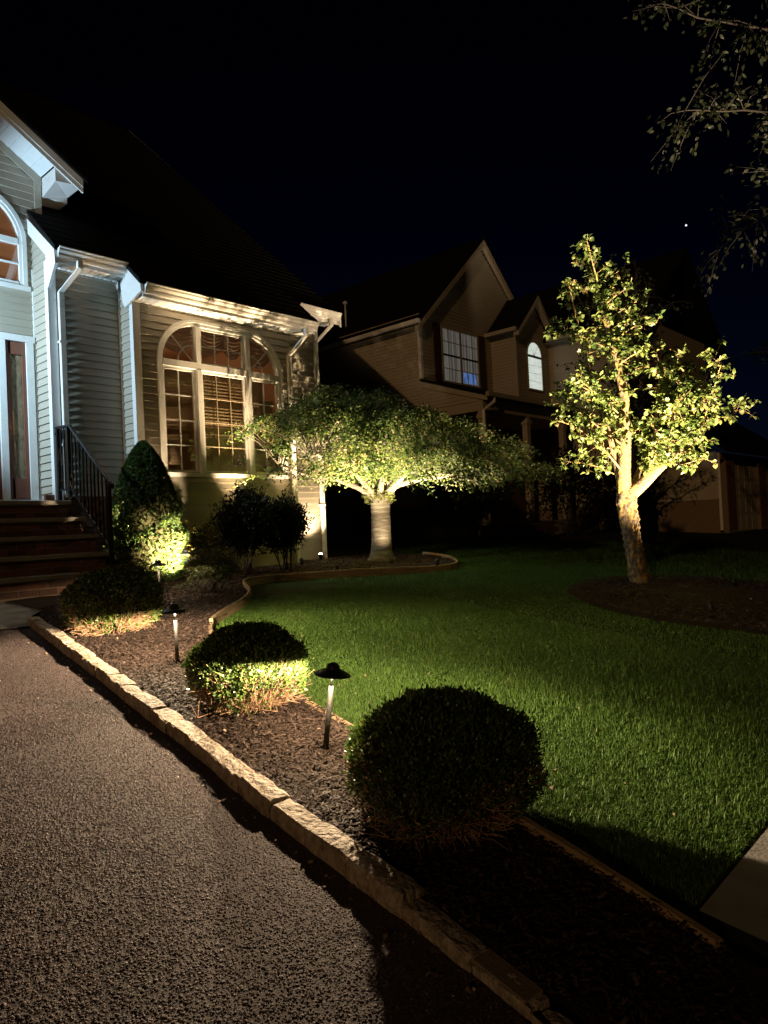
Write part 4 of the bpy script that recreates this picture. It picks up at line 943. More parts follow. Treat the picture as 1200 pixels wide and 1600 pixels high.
# ------------------------------------------------------------------ cone-shaped dwarf spruce
def spruce(x, y, rb, h, label, seed):
    r = np.random.default_rng(seed); t = thing('cone_evergreen', label, 'evergreen', (x, y, g(y) + .04))
    def rad(z): q = z / h; return rb * np.clip(np.where(q < .22, .86 + .14 * np.sin(q / .22 * np.pi / 2), np.cos((q - .22) / .78 * np.pi / 2) ** .66), 0, 1)
    ntuft = 6500; z = h * (r.uniform(0, 1, ntuft) ** 1.15) * .99 + .04; a = r.uniform(0, 2 * np.pi, ntuft)
    layer = 1 + .10 * np.sin(z * 17 + 2.2 * np.sin(a * 2) + .8 * np.sin(a * 5)) * (z < h * .62)
    rr = rad(z) * layer * (1 - np.abs(r.normal(0, .06, ntuft))); C_ = np.stack([rr * np.cos(a), rr * np.sin(a), z], 1)
    m_ = 11; P = np.repeat(C_, m_, 0); n = len(P)
    out_ = unit(np.stack([np.cos(a), np.sin(a), .35 + .5 * z / h], 1)); O = np.repeat(out_, m_, 0)
    D = unit(O + r.normal(0, .55, (n, 3))); Nn = unit(r.normal(0, 1, (n, 3)) + O * .3)
    tt = np.clip(np.repeat(r.normal(.45, .18, ntuft), m_) + r.normal(0, .12, n), 0, 1)
    link('needles', diamond_mesh('needles', P - D * .008, D, Nn, .042 * r.uniform(.7, 1.2, n), .010, tt), M['needle'], t)
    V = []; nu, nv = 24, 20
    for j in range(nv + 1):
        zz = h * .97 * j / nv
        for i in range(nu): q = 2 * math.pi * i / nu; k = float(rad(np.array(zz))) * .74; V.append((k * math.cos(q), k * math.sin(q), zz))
    link('shade_core', np_mesh('shade_core', V, [(j * nu + i, j * nu + (i + 1) % nu, (j + 1) * nu + (i + 1) % nu, (j + 1) * nu + i) for j in range(nv) for i in range(nu)], True), M['core'], t)  # opaque dark core, coloured as the shade behind the needles
    MB().tube([(0, 0, -.1), (0, 0, .3)], .05, 8).build('trunk', M['bark'], t)
spruce(4.72, 8.45, .47, 1.80, 'cone-shaped dwarf evergreen between steps and window, lit at its foot', 31)

def rough_trunk(pts, rads, seed, amp, n=40, step=.03, vert=1.0, ring=0.0):
    """trunk with a ridged, knobbly surface"""
    r = np.random.default_rng(seed); P = smooth_path(np.array([tuple(p) for p in pts], float), step); d0 = np.r_[0, np.cumsum(np.linalg.norm(np.diff(np.array([tuple(p) for p in pts]), axis=0), axis=1))]
    d1 = np.r_[0, np.cumsum(np.linalg.norm(np.diff(P, axis=0), axis=1))]; rad = np.interp(d1 / d1[-1], d0 / d0[-1], rads)
    grid = r.normal(0, 1, (len(P), n)); 
    for _ in range(1):
        grid = (grid + np.roll(grid, 1, 1) * .7 + np.roll(grid, -1, 1) * .7) / 1.8
    if vert > 0:
        for _ in range(2): grid[1:-1] = (grid[1:-1] + vert * .5 * (grid[:-2] + grid[2:])) / (1 + vert * .6)
    if ring > 0: grid += ring * r.normal(0, 1, (len(P), 1)) + ring * np.roll(np.cumsum(r.normal(0, .4, (len(P), n)), 1) * .15, 3, 1)
    V = []; Fa = []
    for i, p in enumerate(P):
        for k in range(n):
            a = 2 * math.pi * k / n; q = rad[i] + amp * float(np.clip(grid[i, k], -2.2, 2.2)); V.append((p[0] + q * math.cos(a), p[1] + q * math.sin(a), p[2]))
    for i in range(len(P) - 1):
        for k in range(n): Fa.append((i * n + k, i * n + (k + 1) % n, (i + 1) * n + (k + 1) % n, (i + 1) * n + k))
    return np_mesh('trunk', V, Fa, True)

# ------------------------------------------------------------------ weeping ornamental tree on a stout trunk
RU = Vector((R0.x, R0.y, 0)); FU = Vector((F0.x, F0.y, 0))
def weeping_tree():
    r = np.random.default_rng(41)
    KS = 12.15 / 13.2
    t = thing('weeping_tree', 'low umbrella-shaped weeping tree on a stout pale trunk by the house corner', 'tree', TREE1); t.scale = (KS, KS, KS)
    ru = np.array(RU); fu = np.array(FU)
    def loc(u, w, z): return np.outer(u, ru) + np.outer(w, fu) + np.stack([np.zeros_like(z), np.zeros_like(z), z], 1)
    def L3(u, w, z): return RU * u + FU * w + Vector((0, 0, z))
    # trunk
    hs = [-.1, 0, .05, .14, .35, .6, .85, 1.02, 1.16]; rs = [.29, .262, .225, .198, .182, .176, .174, .184, .15]
    link('trunk', rough_trunk([(.03 * h_, 0, h_) for h_ in hs], rs, 3, .0028, 56, .02, vert=0, ring=.8), M['bark_cherry'], t)
    # limbs
    mb = MB(); ends = []
    limb = [((-.05, -.02, 1.08), (-.35, -.15, 1.30), (-.75, -.35, 1.47), (-1.15, -.55, 1.52), (-1.7, -.8, 1.75)), ((.08, -.05, 1.08), (.3, -.15, 1.30), (.75, -.3, 1.40), (1.3, -.35, 1.45), (1.9, -.4, 1.55)),
            ((.02, .05, 1.1), (.25, .3, 1.45), (.7, .6, 1.8), (1.2, .9, 1.95)), ((-.02, .05, 1.1), (-.2, .3, 1.5), (-.5, .5, 1.9), (-.7, .55, 2.0)),
            ((0, -.05, 1.1), (.1, -.45, 1.5), (.25, -1.0, 1.85), (.35, -1.5, 1.85)), ((0, 0, 1.1), (-.15, .05, 1.6), (-.25, .0, 2.2), (-.35, -.1, 2.75)), ((-.03, -.05, 1.1), (-.4, -.5, 1.55), (-.8, -.95, 1.85), (-1.1, -1.3, 1.8)),
            ((.05, 0, 1.1), (.45, -.05, 1.48), (.95, -.1, 1.62), (1.6, -.05, 1.75)), ((.02, .02, 1.1), (.4, .1, 1.7), (.8, .2, 2.2), (1.2, .3, 2.35)), ((.05, 0, 1.1), (.5, -.5, 1.5), (1.0, -.9, 1.8), (1.5, -1.2, 1.75))]
    for L_ in limb:
        P = smooth_path(np.array(L_), .12); nn = len(P); rads = np.linspace(.065, .016, nn); rads = rads * (1 + .1 * np.sin(np.arange(nn) * 1.7))
        mb.tube([L3(*p) for p in P], list(rads), 9)
        for p in P[nn // 3:]: ends.append(p)
    ends = np.array(ends)
    # drooping shoots over a lopsided dome
    nbg = 105; bp = np.sort(r.uniform(0, 2 * np.pi, nbg)); bp = r.permutation(bp); brho = np.sqrt((np.arange(nbg) + .5) / nbg)
    bax = np.where(np.cos(bp) > 0, 2.55, 1.85); bu = brho * np.cos(bp) * bax * r.uniform(.88, 1.1, nbg); bw = brho * np.sin(bp) * 1.9 * r.uniform(.88, 1.1, nbg)
    btop = 3.02 - np.where(bu > -.4, 1.35 * (np.abs(bu + .4) / 3.0) ** 1.25, .95 * (np.abs(bu + .4) / 1.85) ** 1.4) - .85 * (np.abs(bw) / 1.9) ** 1.8 + r.normal(0, .11, nbg)
    bz = btop - np.where(r.uniform(0, 1, nbg) < .36, r.uniform(.25, .75, nbg) * (1.15 - brho), 0); bz = np.maximum(bz, 1.45 - .06 * bu); brad = r.uniform(.30, .58, nbg)
    ns = 4700; kb = r.integers(0, nbg, ns); ph = r.uniform(0, 2 * np.pi, ns); q_ = np.sqrt(r.uniform(0, 1, ns)) * brad[kb]
    u0 = bu[kb] + q_ * np.cos(ph) * 1.1; w0 = bw[kb] + q_ * np.sin(ph); rho = np.hypot(u0 / 2.5, w0 / 2.0)
    z0 = bz[kb] - .45 * (q_ / .5) ** 2 * .5 + r.normal(0, .045, ns)
    low = r.uniform(0, 1, ns) < .10; u0 = np.where(low, r.normal(.1, .7, ns), u0); w0 = np.where(low, -r.uniform(.3, 1.7, ns), w0); z0 = np.where(low, r.uniform(1.45, 1.95, ns), z0)
    w0 = w0 + np.where(u0 < 0, u0 * .42, -u0 * .12)
    ph = np.arctan2(w0, u0)
    od = np.stack([np.cos(ph), np.sin(ph)], 1)
    nl = 13; S = np.linspace(0, 1, nl)
    ln = r.uniform(.25, .55, ns); ang = r.normal(0, .6, ns); ou = od[:, 0] * np.cos(ang) - od[:, 1] * np.sin(ang); ow = od[:, 0] * np.sin(ang) + od[:, 1] * np.cos(ang)
    P = []; A_ = []; B_ = []
    for s_ in S:
        uu = u0 + ou * ln * .75 * s_; ww = w0 + ow * ln * .75 * s_; zz = z0 + ln * (.16 * s_ - .62 * s_ ** 2)
        P.append(loc(uu, ww, zz))
    for i in (0, 5, 10):
        A_.append(P[i]); B_.append(P[min(i + 5, nl - 1)])
    stick = sticks('twigs', np.concatenate(A_), np.concatenate(B_), .0035, .002)
    Pl = np.concatenate(P) + r.normal(0, .028, (ns * nl, 3)); n = len(Pl)
    dirs = loc(np.tile(ou, nl), np.tile(ow, nl), np.full(n, -.35)); D = unit(dirs + r.normal(0, .7, (n, 3))); Nn = unit(np.array([0, 0, 1.0]) + r.normal(0, .55, (n, 3)))
    tint = np.clip(np.tile(r.normal(.42, .2, ns), nl) + r.normal(0, .16, n), 0, 1)
    # left drooping tip that reaches in front of the window
    kk = 1800; tu = r.uniform(0, 1, kk); Pt = loc(-1.45 - .60 * tu, -.85 + r.normal(0, .10, kk), 2.02 - .02 * tu + r.normal(0, .07, kk) * (1.1 - tu)); Dt = unit(loc(np.full(kk, -1.), np.zeros(kk), np.full(kk, -.2)) + r.normal(0, .6, (kk, 3)))
    # ruff of leaves on the trunk head
    kr = 420; ar = r.uniform(0, 2 * np.pi, kr); Pr = np.stack([np.cos(ar) * r.uniform(.15, .27, kr), np.sin(ar) * r.uniform(.15, .27, kr), 1.12 + r.normal(0, .05, kr)], 1); Dr = unit(np.stack([np.cos(ar), np.sin(ar), r.uniform(-.4, .6, kr)], 1))
    Pa = np.concatenate([Pl, Pt, Pr]); Da = np.concatenate([D, Dt, Dr]); Na = np.concatenate([Nn, unit(np.array([0, 0, 1.]) + r.normal(0, .5, (kk, 3))), unit(np.array([0, 0, 1.]) + r.normal(0, .5, (kr, 3)))])
    ta = np.concatenate([tint, np.clip(r.normal(.3, .15, kk), 0, 1), np.full(kr, .7)])
    wx_ = Pa[:, 0] * KS + TREE1.x; wy_ = Pa[:, 1] * KS + TREE1.y; ok = ~(((wy_ > 8.88) & (wx_ < 7.8)) | ((wy_ > 9.3) & (wx_ < 8.85))); Pa, Da, Na, ta = Pa[ok], Da[ok], Na[ok], ta[ok]
    link('crown', diamond_mesh('crown', Pa, Da, Na, .064 * r.uniform(.6, 1.3, len(Pa)), .034 * r.uniform(.7, 1.3, len(Pa)), ta), M['cherry'], t)
    for i in range(0, ns, 9):     # branchlets from limbs out to the shoots
        p = np.array([u0[i], w0[i], z0[i]]); d_ = np.linalg.norm(ends - p, axis=1) + (ends[:, 2] > p[2] + .1) * 1.0; e = ends[d_.argmin()]
        if np.linalg.norm(e - p) < 1.5:
            q = (e + p) / 2 + np.array([0, 0, .08]); mb.tube([L3(*e), L3(*q), L3(*p)], [.013, .009, .004], 5, False)
    mb.build('branches', M['bark_cherry'], t, smooth=True)
    link('twigs', stick, M['bark'], t)
weeping_tree()

# ------------------------------------------------------------------ pear tree, forked, with upright crown
def pear_tree():
    r = np.random.default_rng(53); S_ = .0087
    t = thing('pear_tree', 'brightly lit forked tree with upright leafy crown in the dark mulch ring', 'tree', TREE2)
    def L3(a): return RU * (a[0] * S_) + FU * a[2] + Vector((0, 0, a[1] * S_))
    mb = MB(); n = 22
    tr = [((4, -12, 0), .175), ((0, 0, 0), .150), ((-3, 14, 0), .124), ((-6, 45, 0), .115), ((-10, 80, 0), .114), ((-14, 115, 0), .122), ((-15, 136, 0), .138), ((-16, 148, 0), .112), ((-16, 156, 0), .05)]
    P = [L3(p) for p, _ in tr]; q = [a for _, a in tr]
    link('trunk', rough_trunk(P, q, 9, .0125, 60, .016, vert=.5), M['bark_pear'], t)
    B = []   # (points (u px, v px, depth m), r0, r1, leafy)
    def br(pts, r0, r1, leafy=.25): B.append((smooth_path(np.array(pts, float) * np.array([1, 1, 1.]), 9), r0, r1, leafy))
    br([(-18, 140, 0), (-17, 175, .0), (-12, 217, .03), (-8, 262, .05), (-9, 310, .05), (-18, 370, .1), (-30, 430, .1), (-40, 490, .08), (-46, 528, .05)], .098, .012, .38)
    br([(-20, 142, .04), (-27, 215, .12), (-42, 295, .2), (-58, 375, .3), (-70, 445, .3), (-78, 490, .3)], .05, .008, .3)
    br([(-10, 144, -.02), (10, 160, -.03), (32, 180, -.05), (60, 203, -.08), (88, 221, -.08), (106, 226, -.08)], .094, .026, .5)
    br([(-6, 150, .02), (8, 175, .1), (28, 205, .2), (60, 222, .25), (82, 250, .3)], .05, .008, .45)
    br([(38, 184, 0), (48, 240, -.05), (56, 300, -.1), (72, 362, -.1)], .022, .005, .15)
    br([(68, 208, 0), (100, 270, .05), (126, 325, .1), (143, 360, .1)], .02, .005, .15)
    br([(92, 222, -.05), (104, 246, -.05), (128, 256, -.05), (152, 260, -.05), (176, 274, -.05)], .012, .003, .35)
    br([(18, 166, -.05), (26, 225, -.15), (34, 295, -.2), (40, 340, -.2)], .02, .005, .2)
    br([(52, 198, 0), (82, 262, .2), (102, 315, .3), (112, 350, .3)], .016, .004, .15)
    br([(45, 192, -.08), (65, 186, -.15), (90, 192, -.2), (100, 194, -.2)], .01, .003, .3)
    br([(-18, 178, -.03), (-60, 222, -.2), (-96, 250, -.25), (-124, 262, -.25)], .018, .004, .3)
    br([(-14, 220, 0), (-70, 272, .1), (-102, 300, .1), (-118, 312, .1)], .016, .004, .3)
    br([(-17, 170, .03), (-50, 192, .2), (-82, 200, .2), (-104, 203, .2)], .012, .003, .35)
    rng = r
    for k in range(26):   # side branches of the two leaders, all round
        h_ = rng.uniform(230, 505); side = rng.choice([-1, 1]); base_u = np.interp(h_, [217, 310, 430, 528], [-12, -9, -30, -46])
        reach = np.interp(h_, [230, 300, 400, 470, 540], [85, 80, 78, 62, 22]) * rng.uniform(.5, 1.0) * (1.15 if side < 0 else .72); dz = rng.normal(0, .55) * reach / 80
        br([(base_u, h_, .06), (base_u + side * reach * .5, h_ + reach * .35, .06 + dz * .5), (base_u + side * reach, h_ + reach * rng.uniform(.3, .8), .06 + dz)], .014, .004, .15)
    for k in range(16):  # twigs on the right-hand limb
        h_ = rng.uniform(0, 1); b0 = np.array([10 + 90 * h_, 165 + 60 * h_, -.05]); L_ = rng.uniform(60, 130)
        br([b0, b0 + (L_ * .15, L_ * .5, rng.normal(0, .15)), b0 + (L_ * rng.uniform(.0, .45), L_, rng.normal(0, .3))], .011, .003, .2)
    mb = MB(); nodes = []; dirs = []
    for P, r0, r1, leafy in B:
        nn = len(P); pts = [L3(p) for p in P]
        mb.tube(pts, list(np.linspace(r0, r1, nn)), 9 if r0 > .03 else 6)
        for i in range(int(nn * leafy), nn):
            for _ in range(3):
                if rng.uniform() < .9: nodes.append(np.array(pts[i])); dirs.append(np.array((pts[min(i + 1, nn - 1)] - pts[max(i - 1, 0)]).normalized()))
    # spurs and rosettes
    A_ = []; E_ = []; LP = []; LD = []; LT = []
    for p, d in zip(nodes, dirs):
        sd = rng.normal(0, 1, 3); sd -= d * sd.dot(d) * .4; sd[2] += .35; sd /= np.linalg.norm(sd); L_ = abs(rng.normal(.09, .07)) + .02
        e = p + sd * L_; A_.append(p); E_.append(e); k = rng.integers(5, 10); tt = rng.normal(.45, .18)
        for _ in range(k):
            q = sd * .55 + rng.normal(0, .75, 3); q /= np.linalg.norm(q); LP.append(e - sd * rng.uniform(0, .5) * L_ + q * .012); LD.append(q); LT.append(np.clip(tt + rng.normal(0, .15), 0, 1))
    LP = np.array(LP); LD = np.array(LD); n = len(LP)
    link('crown', leaf_mesh('crown', LP, LD, unit(np.array([0, 0, 1.]) + rng.normal(0, .5, (n, 3))), .074 * rng.uniform(.6, 1.25, n), .054 * rng.uniform(.7, 1.2, n), np.array(LT), .22, .22), M['pear'], t)
    mb.build('branches', M['bark_pear'], t, smooth=True)
    link('spurs', sticks('spurs', np.array(A_), np.array(E_), .0035, .002), M['bark_pear'], t)
    print('pear leaves', n)
pear_tree()

# ------------------------------------------------------------------ dark trees: one reaching in from the right, one far behind
def dark_tree(name, base, h, label, seed, limbs, nleaf, lsz, spread, mt=M['darkleaf'], trunk_r=.16):
    r = np.random.default_rng(seed); t = thing(name, label, 'tree', base)
    mb = MB(); mb.tube([(0, 0, -.2), (0, 0, h * .3), (.1, .05, h * .62), (.12, .08, h * .95)], [trunk_r * 1.3, trunk_r, trunk_r * .7, trunk_r * .15], 12); mb.build('trunk', M['bark'], t, smooth=True)
    mb = MB(); P = []; D = []
    for L_ in limbs:
        pts = smooth_path(np.array(L_, float), .25); nn = len(pts); r0 = .045
        pts = pts + np.cumsum(r.normal(0, .035, (nn, 3)), 0)
        mb.tube([Vector(p) for p in pts], list(np.linspace(r0, .008, nn)), 6)
        for i in range(nn // 4, nn):
            for _ in range(3):
                d = r.normal(0, 1, 3); d[2] -= .2; d /= np.linalg.norm(d); ln = r.uniform(.2, .7) * spread; e = pts[i] + d * ln; q = (pts[i] + e) / 2 + np.array([0, 0, .06])
                mb.tube([Vector(pts[i]), Vector(q), Vector(e)], [.008, .006, .002], 4, False)
                k = max(2, int(nleaf)); s_ = r.uniform(.25, 1, k)[:, None]; P.append(pts[i] + (e - pts[i]) * s_ + r.normal(0, .06 * spread, (k, 3))); D.append(np.tile(d, (k, 1)))
    P = np.concatenate(P); D = np.concatenate(D); n = len(P)
    D = unit(D + np.array([0, 0, -.6]) + r.normal(0, .6, (n, 3)))
    link('crown', leaf_mesh('crown', P, D, unit(r.normal(0, 1, (n, 3))), lsz * r.uniform(.6, 1.3, n), lsz * .55 * r.uniform(.7, 1.2, n), np.clip(r.normal(.5, .25, n), 0, 1), .15, .15), mt, t)
    mb.build('branches', M['bark'], t, smooth=True)
KT = 1.45
TB = Vector((10.1 * KT, .15 * KT, g(.15 * KT)))
def tl(x, y, z): return (x * KT - TB.x, y * KT - TB.y, CAM_Z + (z - CAM_Z) * KT - TB.z)
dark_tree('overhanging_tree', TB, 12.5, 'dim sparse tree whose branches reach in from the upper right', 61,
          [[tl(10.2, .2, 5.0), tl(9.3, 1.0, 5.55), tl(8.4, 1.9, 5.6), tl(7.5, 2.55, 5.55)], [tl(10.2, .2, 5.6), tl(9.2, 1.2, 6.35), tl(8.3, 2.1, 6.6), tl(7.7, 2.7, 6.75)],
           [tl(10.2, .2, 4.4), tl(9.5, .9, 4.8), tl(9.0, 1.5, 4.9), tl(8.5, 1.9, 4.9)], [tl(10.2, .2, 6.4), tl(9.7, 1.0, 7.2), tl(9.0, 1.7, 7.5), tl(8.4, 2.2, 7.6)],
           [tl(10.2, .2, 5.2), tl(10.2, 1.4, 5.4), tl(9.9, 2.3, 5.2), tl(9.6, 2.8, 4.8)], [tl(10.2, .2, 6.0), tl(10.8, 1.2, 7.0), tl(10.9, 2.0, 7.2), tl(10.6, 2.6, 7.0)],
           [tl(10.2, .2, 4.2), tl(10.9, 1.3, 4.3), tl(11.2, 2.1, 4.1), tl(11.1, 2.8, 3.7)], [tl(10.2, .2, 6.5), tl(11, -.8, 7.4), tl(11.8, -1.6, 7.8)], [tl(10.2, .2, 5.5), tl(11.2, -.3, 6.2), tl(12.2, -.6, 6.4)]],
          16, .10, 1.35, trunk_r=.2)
TB2 = Vector((17.6, 7.6, g(7.6)))
lim = []
rr = np.random.default_rng(5)
for k in range(26):
    a = rr.uniform(0, 6.28); z0 = rr.uniform(1.8, 5.8); L_ = rr.uniform(.9, 2.0) * (1.1 - (z0 - 1.8) / 7); lim.append([(0.05, 0, z0), (math.cos(a) * L_ * .5, math.sin(a) * L_ * .5, z0 + .5), (math.cos(a) * L_, math.sin(a) * L_, z0 + .7 + rr.uniform(0, .6))])
dark_tree('background_tree', TB2, 6.4, 'dark slender tree standing behind the lit forked tree', 62, lim, 8, .10, .9)
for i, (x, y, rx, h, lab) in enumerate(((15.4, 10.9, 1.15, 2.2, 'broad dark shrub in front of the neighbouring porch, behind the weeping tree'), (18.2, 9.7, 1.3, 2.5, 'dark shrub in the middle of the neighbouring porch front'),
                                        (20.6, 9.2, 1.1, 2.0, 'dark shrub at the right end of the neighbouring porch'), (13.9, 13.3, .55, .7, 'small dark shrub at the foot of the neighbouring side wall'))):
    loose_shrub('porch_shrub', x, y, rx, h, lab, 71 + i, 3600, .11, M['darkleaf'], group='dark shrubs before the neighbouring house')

# dry leaves and bits blown onto bed, kerb foot and lawn
r = np.random.default_rng(91); nf = 420
fx = np.concatenate([np.interp(r.uniform(.9, 6.5, 150), CURB[:, 1], CURB[:, 0]) - np.abs(r.normal(0, .05, 150)) - .02, r.uniform(2.0, 5.0, 150), r.uniform(2.8, 7.0, 120)])
fy = np.concatenate([r.uniform(.9, 6.5, 150), r.uniform(1.5, 7.2, 150), r.uniform(1.2, 6.0, 120)])
fx[:150] = np.interp(fy[:150], CURB[:, 1], CURB[:, 0]) - np.abs(r.normal(0, .06, 150)) - .015
fz = g(fy) + np.concatenate([np.full(150, .014), np.full(150, .068), np.full(120, .03)])
ok = np.concatenate([np.ones(150, bool), in_poly(fx[150:300], fy[150:300], BEDPOLY), lawn_keep(fx[300:], fy[300:])])
a_ = r.uniform(0, 2 * np.pi, nf); D_ = np.stack([np.cos(a_), np.sin(a_), r.normal(0, .25, nf)], 1); N_ = unit(np.array([0, 0, 1.]) + r.normal(0, .3, (nf, 3)))
o = link('fallen_leaves', leaf_mesh('fallen_leaves', np.stack([fx, fy, fz], 1)[ok], D_[ok], N_[ok], (.022 * r.uniform(.5, 1.5, nf))[ok], (.012 * r.uniform(.6, 1.4, nf))[ok], np.clip(r.normal(.6, .3, nf), 0, 1)[ok], .2, .25),
         mat('dry_leaf', (.2, .12, .06), rough=.8, tintramp=[(0, (.07, .045, .025)), (.6, (.20, .13, .07)), (1, (.40, .32, .22))]))
props(o, 'dry leaf bits scattered over kerb foot, mulch bed and grass', 'leaves', kind='stuff')

# rock and low wall in the dark yard between the houses
w = MB(); n1, n2 = 14, 9
V = []
for j in range(n2 + 1):
    for i in range(n1):
        a = 2 * math.pi * i / n1; b_ = -math.pi / 2 + math.pi * j / n2; k = 1 + random.uniform(-.08, .08) if 0 < j < n2 else 1; V.append((.50 * k * math.cos(b_) * math.cos(a), .34 * k * math.cos(b_) * math.sin(a), .15 + .27 * k * math.sin(b_)))
w.add(V, [(j * n1 + i, j * n1 + (i + 1) % n1, (j + 1) * n1 + (i + 1) % n1, (j + 1) * n1 + i) for j in range(n2) for i in range(n1)])
o = w.build('boulder', M['rock'], None, (15.2, 12.15, g(12.1)), (0, 0, .7), smooth=True); props(o, 'rounded grey boulder in the dark yard behind the weeping tree', 'rock')
lw = thing('low_wall', 'low dim brown block wall in the yard behind the weeping tree', 'wall', (16.6, 10.4, g(10.4)))
blk = MB().box(-.19, .19, -.12, .12, -.07, .07).mesh('block'); blk.materials.append(M['brick_dark'])
for row in range(3):
    for i in range(9): link('block', blk, None, lw, (-1.6 + i * .395 + (.19 if row % 2 else 0), random.uniform(-.01, .01), .07 + row * .147))

# ------------------------------------------------------------------ neighbouring house
nb = thing('neighbor_house', 'dim tan two-storey house with steep gable and porch in the background', 'house', (20, 13, 1.0))
NOFF = -Vector(nb.location)
def npart(name, mb, mt, smooth=False):
    o = mb.build(name, mt, nb, smooth=smooth); o.location = NOFF; return o
def lap_y(w, y, x0, x1, z0, z1, xl=None, xr=None, e=.11):
    z = z0
    while z < z1:
        zt = min(z + e, z1); a = x0 if not xl else max(x0, xl(zt)); b = x1 if not xr else min(x1, xr(zt))
        if b > a + .02: w.hexa([(a, y - .02, z), (b, y - .02, z), (b, y + .01, z), (a, y + .01, z), (a, y - .004, zt), (b, y - .004, zt), (b, y + .01, zt), (a, y + .01, zt)])
        z = zt
def lap_x(w, x, y0, y1, z0, z1, yl=None, e=.11):
    z = z0
    while z < z1:
        zt = min(z + e, z1); a = y0 if not yl else max(y0, yl(zt))
        if y1 > a + .02: w.hexa([(x - .02, a, z), (x + .01, a, z), (x + .01, y1, z), (x - .02, y1, z), (x - .004, a, zt), (x + .01, a, zt), (x + .01, y1, zt), (x - .004, y1, zt)])
        z = zt
NX, NY, BX, BY, WX, PY, GY = 17.0, 13.76, 20.84, 12.77, 22.98, 11.7, 7.28
APX, APZ, NSL = 20.43, 11.0, .945
o = npart('body', MB().box(NX + .011, 29, NY + .011, 22, .6, 8.0).box(WX + .011, 29, 9.4, NY + .2, .6, 8.0).box(WX + .011, 31, GY + .011, 9.5, .6, 3.3).prism([(NX + .01, 7.9), (APX * 2 - NX, 7.9), (APX, APZ - .1)], 1, NY + .011, 21.5), M['siding_n'])
w = MB(); lap_x(w, NX, NY, 22, 2.1, 7.85); lap_x(w, NX, 11.75, NY, 5.0, 5.95, yl=lambda z: 11.75 + (z - 5.22) / .36 if z > 5.22 else 11.75); s1 = npart('side_siding', w, M['siding_n']); s1['kind'] = 'stuff'
w = MB(); lap_y(w, NY, NX, 23, 5.6, 11.0, xl=lambda z: APX - (APZ - z) / NSL + .05, xr=lambda z: APX + (APZ - z) / NSL - .05); s2 = npart('gable_siding', w, M['siding_n']); s2['kind'] = 'stuff'
w = MB(); lap_x(w, BX, BY, NY, 5.4, 7.95); lap_y(w, BY, BX, WX, 5.4, 9.2, xl=lambda z: 21.95 - (9.2 - z) / 1.15 if z > 7.9 else BX, xr=lambda z: 21.95 + (9.2 - z) / 1.15 if z > 7.9 else WX); npart('bay_siding', w, M['siding_n'])['kind'] = 'stuff'
npart('bay_body', MB().box(BX + .012, WX - .001, BY + .012, NY + .01, 5.3, 7.95).prism([(BX + .1, 7.9), (WX, 7.9), (21.95, 9.12)], 1, BY + .012, NY + 1.5), M['siding_n'])
w = MB(); lap_x(w, WX, 9.4, BY + 1, 1.9, 7.9); lap_x(w, WX, GY, 9.4, 1.9, 3.35); npart('wing_siding', w, M['siding_n'])['kind'] = 'stuff'
npart('foundation', MB().box(NX - .005, NX + .03, 11.8, 22, .6, 2.1), M['mortar']); npart('foundation', MB().box(WX - .005, WX + .03, GY + .01, 13.7, .6, 1.9), M['mortar'])
npart('corner_board', MB().box(NX - .03, NX + .07, NY - .03, NY - .021, 5.9, 7.85).box(NX - .031, NX - .021, NY - .03, NY + .08, 5.9, 7.85), M['white'])
npart('corner_board', MB().box(BX - .03, BX + .08, BY - .03, BY - .021, 5.4, 7.9).box(BX - .031, BX - .021, BY - .03, BY + .08, 5.4, 7.9), M['siding_n'])
# roofs
def slab(w, pts, th=.12):
    n = len(pts); w.add([(p[0], p[1], p[2]) for p in pts] + [(p[0], p[1], p[2] - th) for p in pts], [tuple(range(n)), tuple(range(n, 2 * n))[::-1]] + [(i, n + i, n + (i + 1) % n, (i + 1) % n) for i in range(n)])
w = MB(); ex = .32; yf = NY - .20
slab(w, [(NX - ex, yf, APZ + .2 - (APX - NX + ex) * NSL), (APX, yf, APZ + .2), (APX, 22.3, APZ + .2), (NX - ex, 22.3, APZ + .2 - (APX - NX + ex) * NSL)])
slab(w, [(APX + .001, yf, APZ + .2), (22.4, yf, APZ + .2 - (22.4 - APX) * NSL), (24.2, 16, APZ + .2 - (24.2 - APX) * NSL), (24.2, 22.3, APZ + .2 - (24.2 - APX) * NSL), (APX + .001, 22.3, APZ + .2)])
slab(w, [(WX - .35, 9.0, 7.85), (26.5, 9.0, 11.0), (26.5, 18, 11.0), (WX - .35, 18, 7.85)]); slab(w, [(26.501, 9.0, 11.0), (30.2, 9.0, 7.85), (30.2, 18, 7.85), (26.501, 18, 11.0)])
slab(w, [(BX - .28, BY - .3, 7.92), (21.95, BY - .3, 9.34), (21.95, 15.4, 9.34), (BX - .28, 14.2, 7.92)]); slab(w, [(21.951, BY - .3, 9.34), (WX + .05, BY - .3, 8.1), (WX + .5, 14.2, 8.0), (21.951, 15.4, 9.34)])
slab(w, [(NX - .12, PY - .28, 5.2), (WX, PY - .28, 5.2), (WX, NY, 5.98), (NX - .12, NY, 5.98)], .08)
slab(w, [(WX - .4, GY - .4, 3.42), (31.4, GY - .4, 3.42), (31.4, 9.5, 5.4), (WX - .4, 9.5, 5.4)])
nroof = npart('roof', w, M['roof'])
MB().tube([(17.6, 17.5, 8.4), (17.6, 17.5, 9.35)], .03, 8).lathe([(.08, 0), (.09, .06), (.02, .12)], 12, (17.6, 17.5, 9.3)).build('vent_pipe', M['white'], nroof, smooth=True)
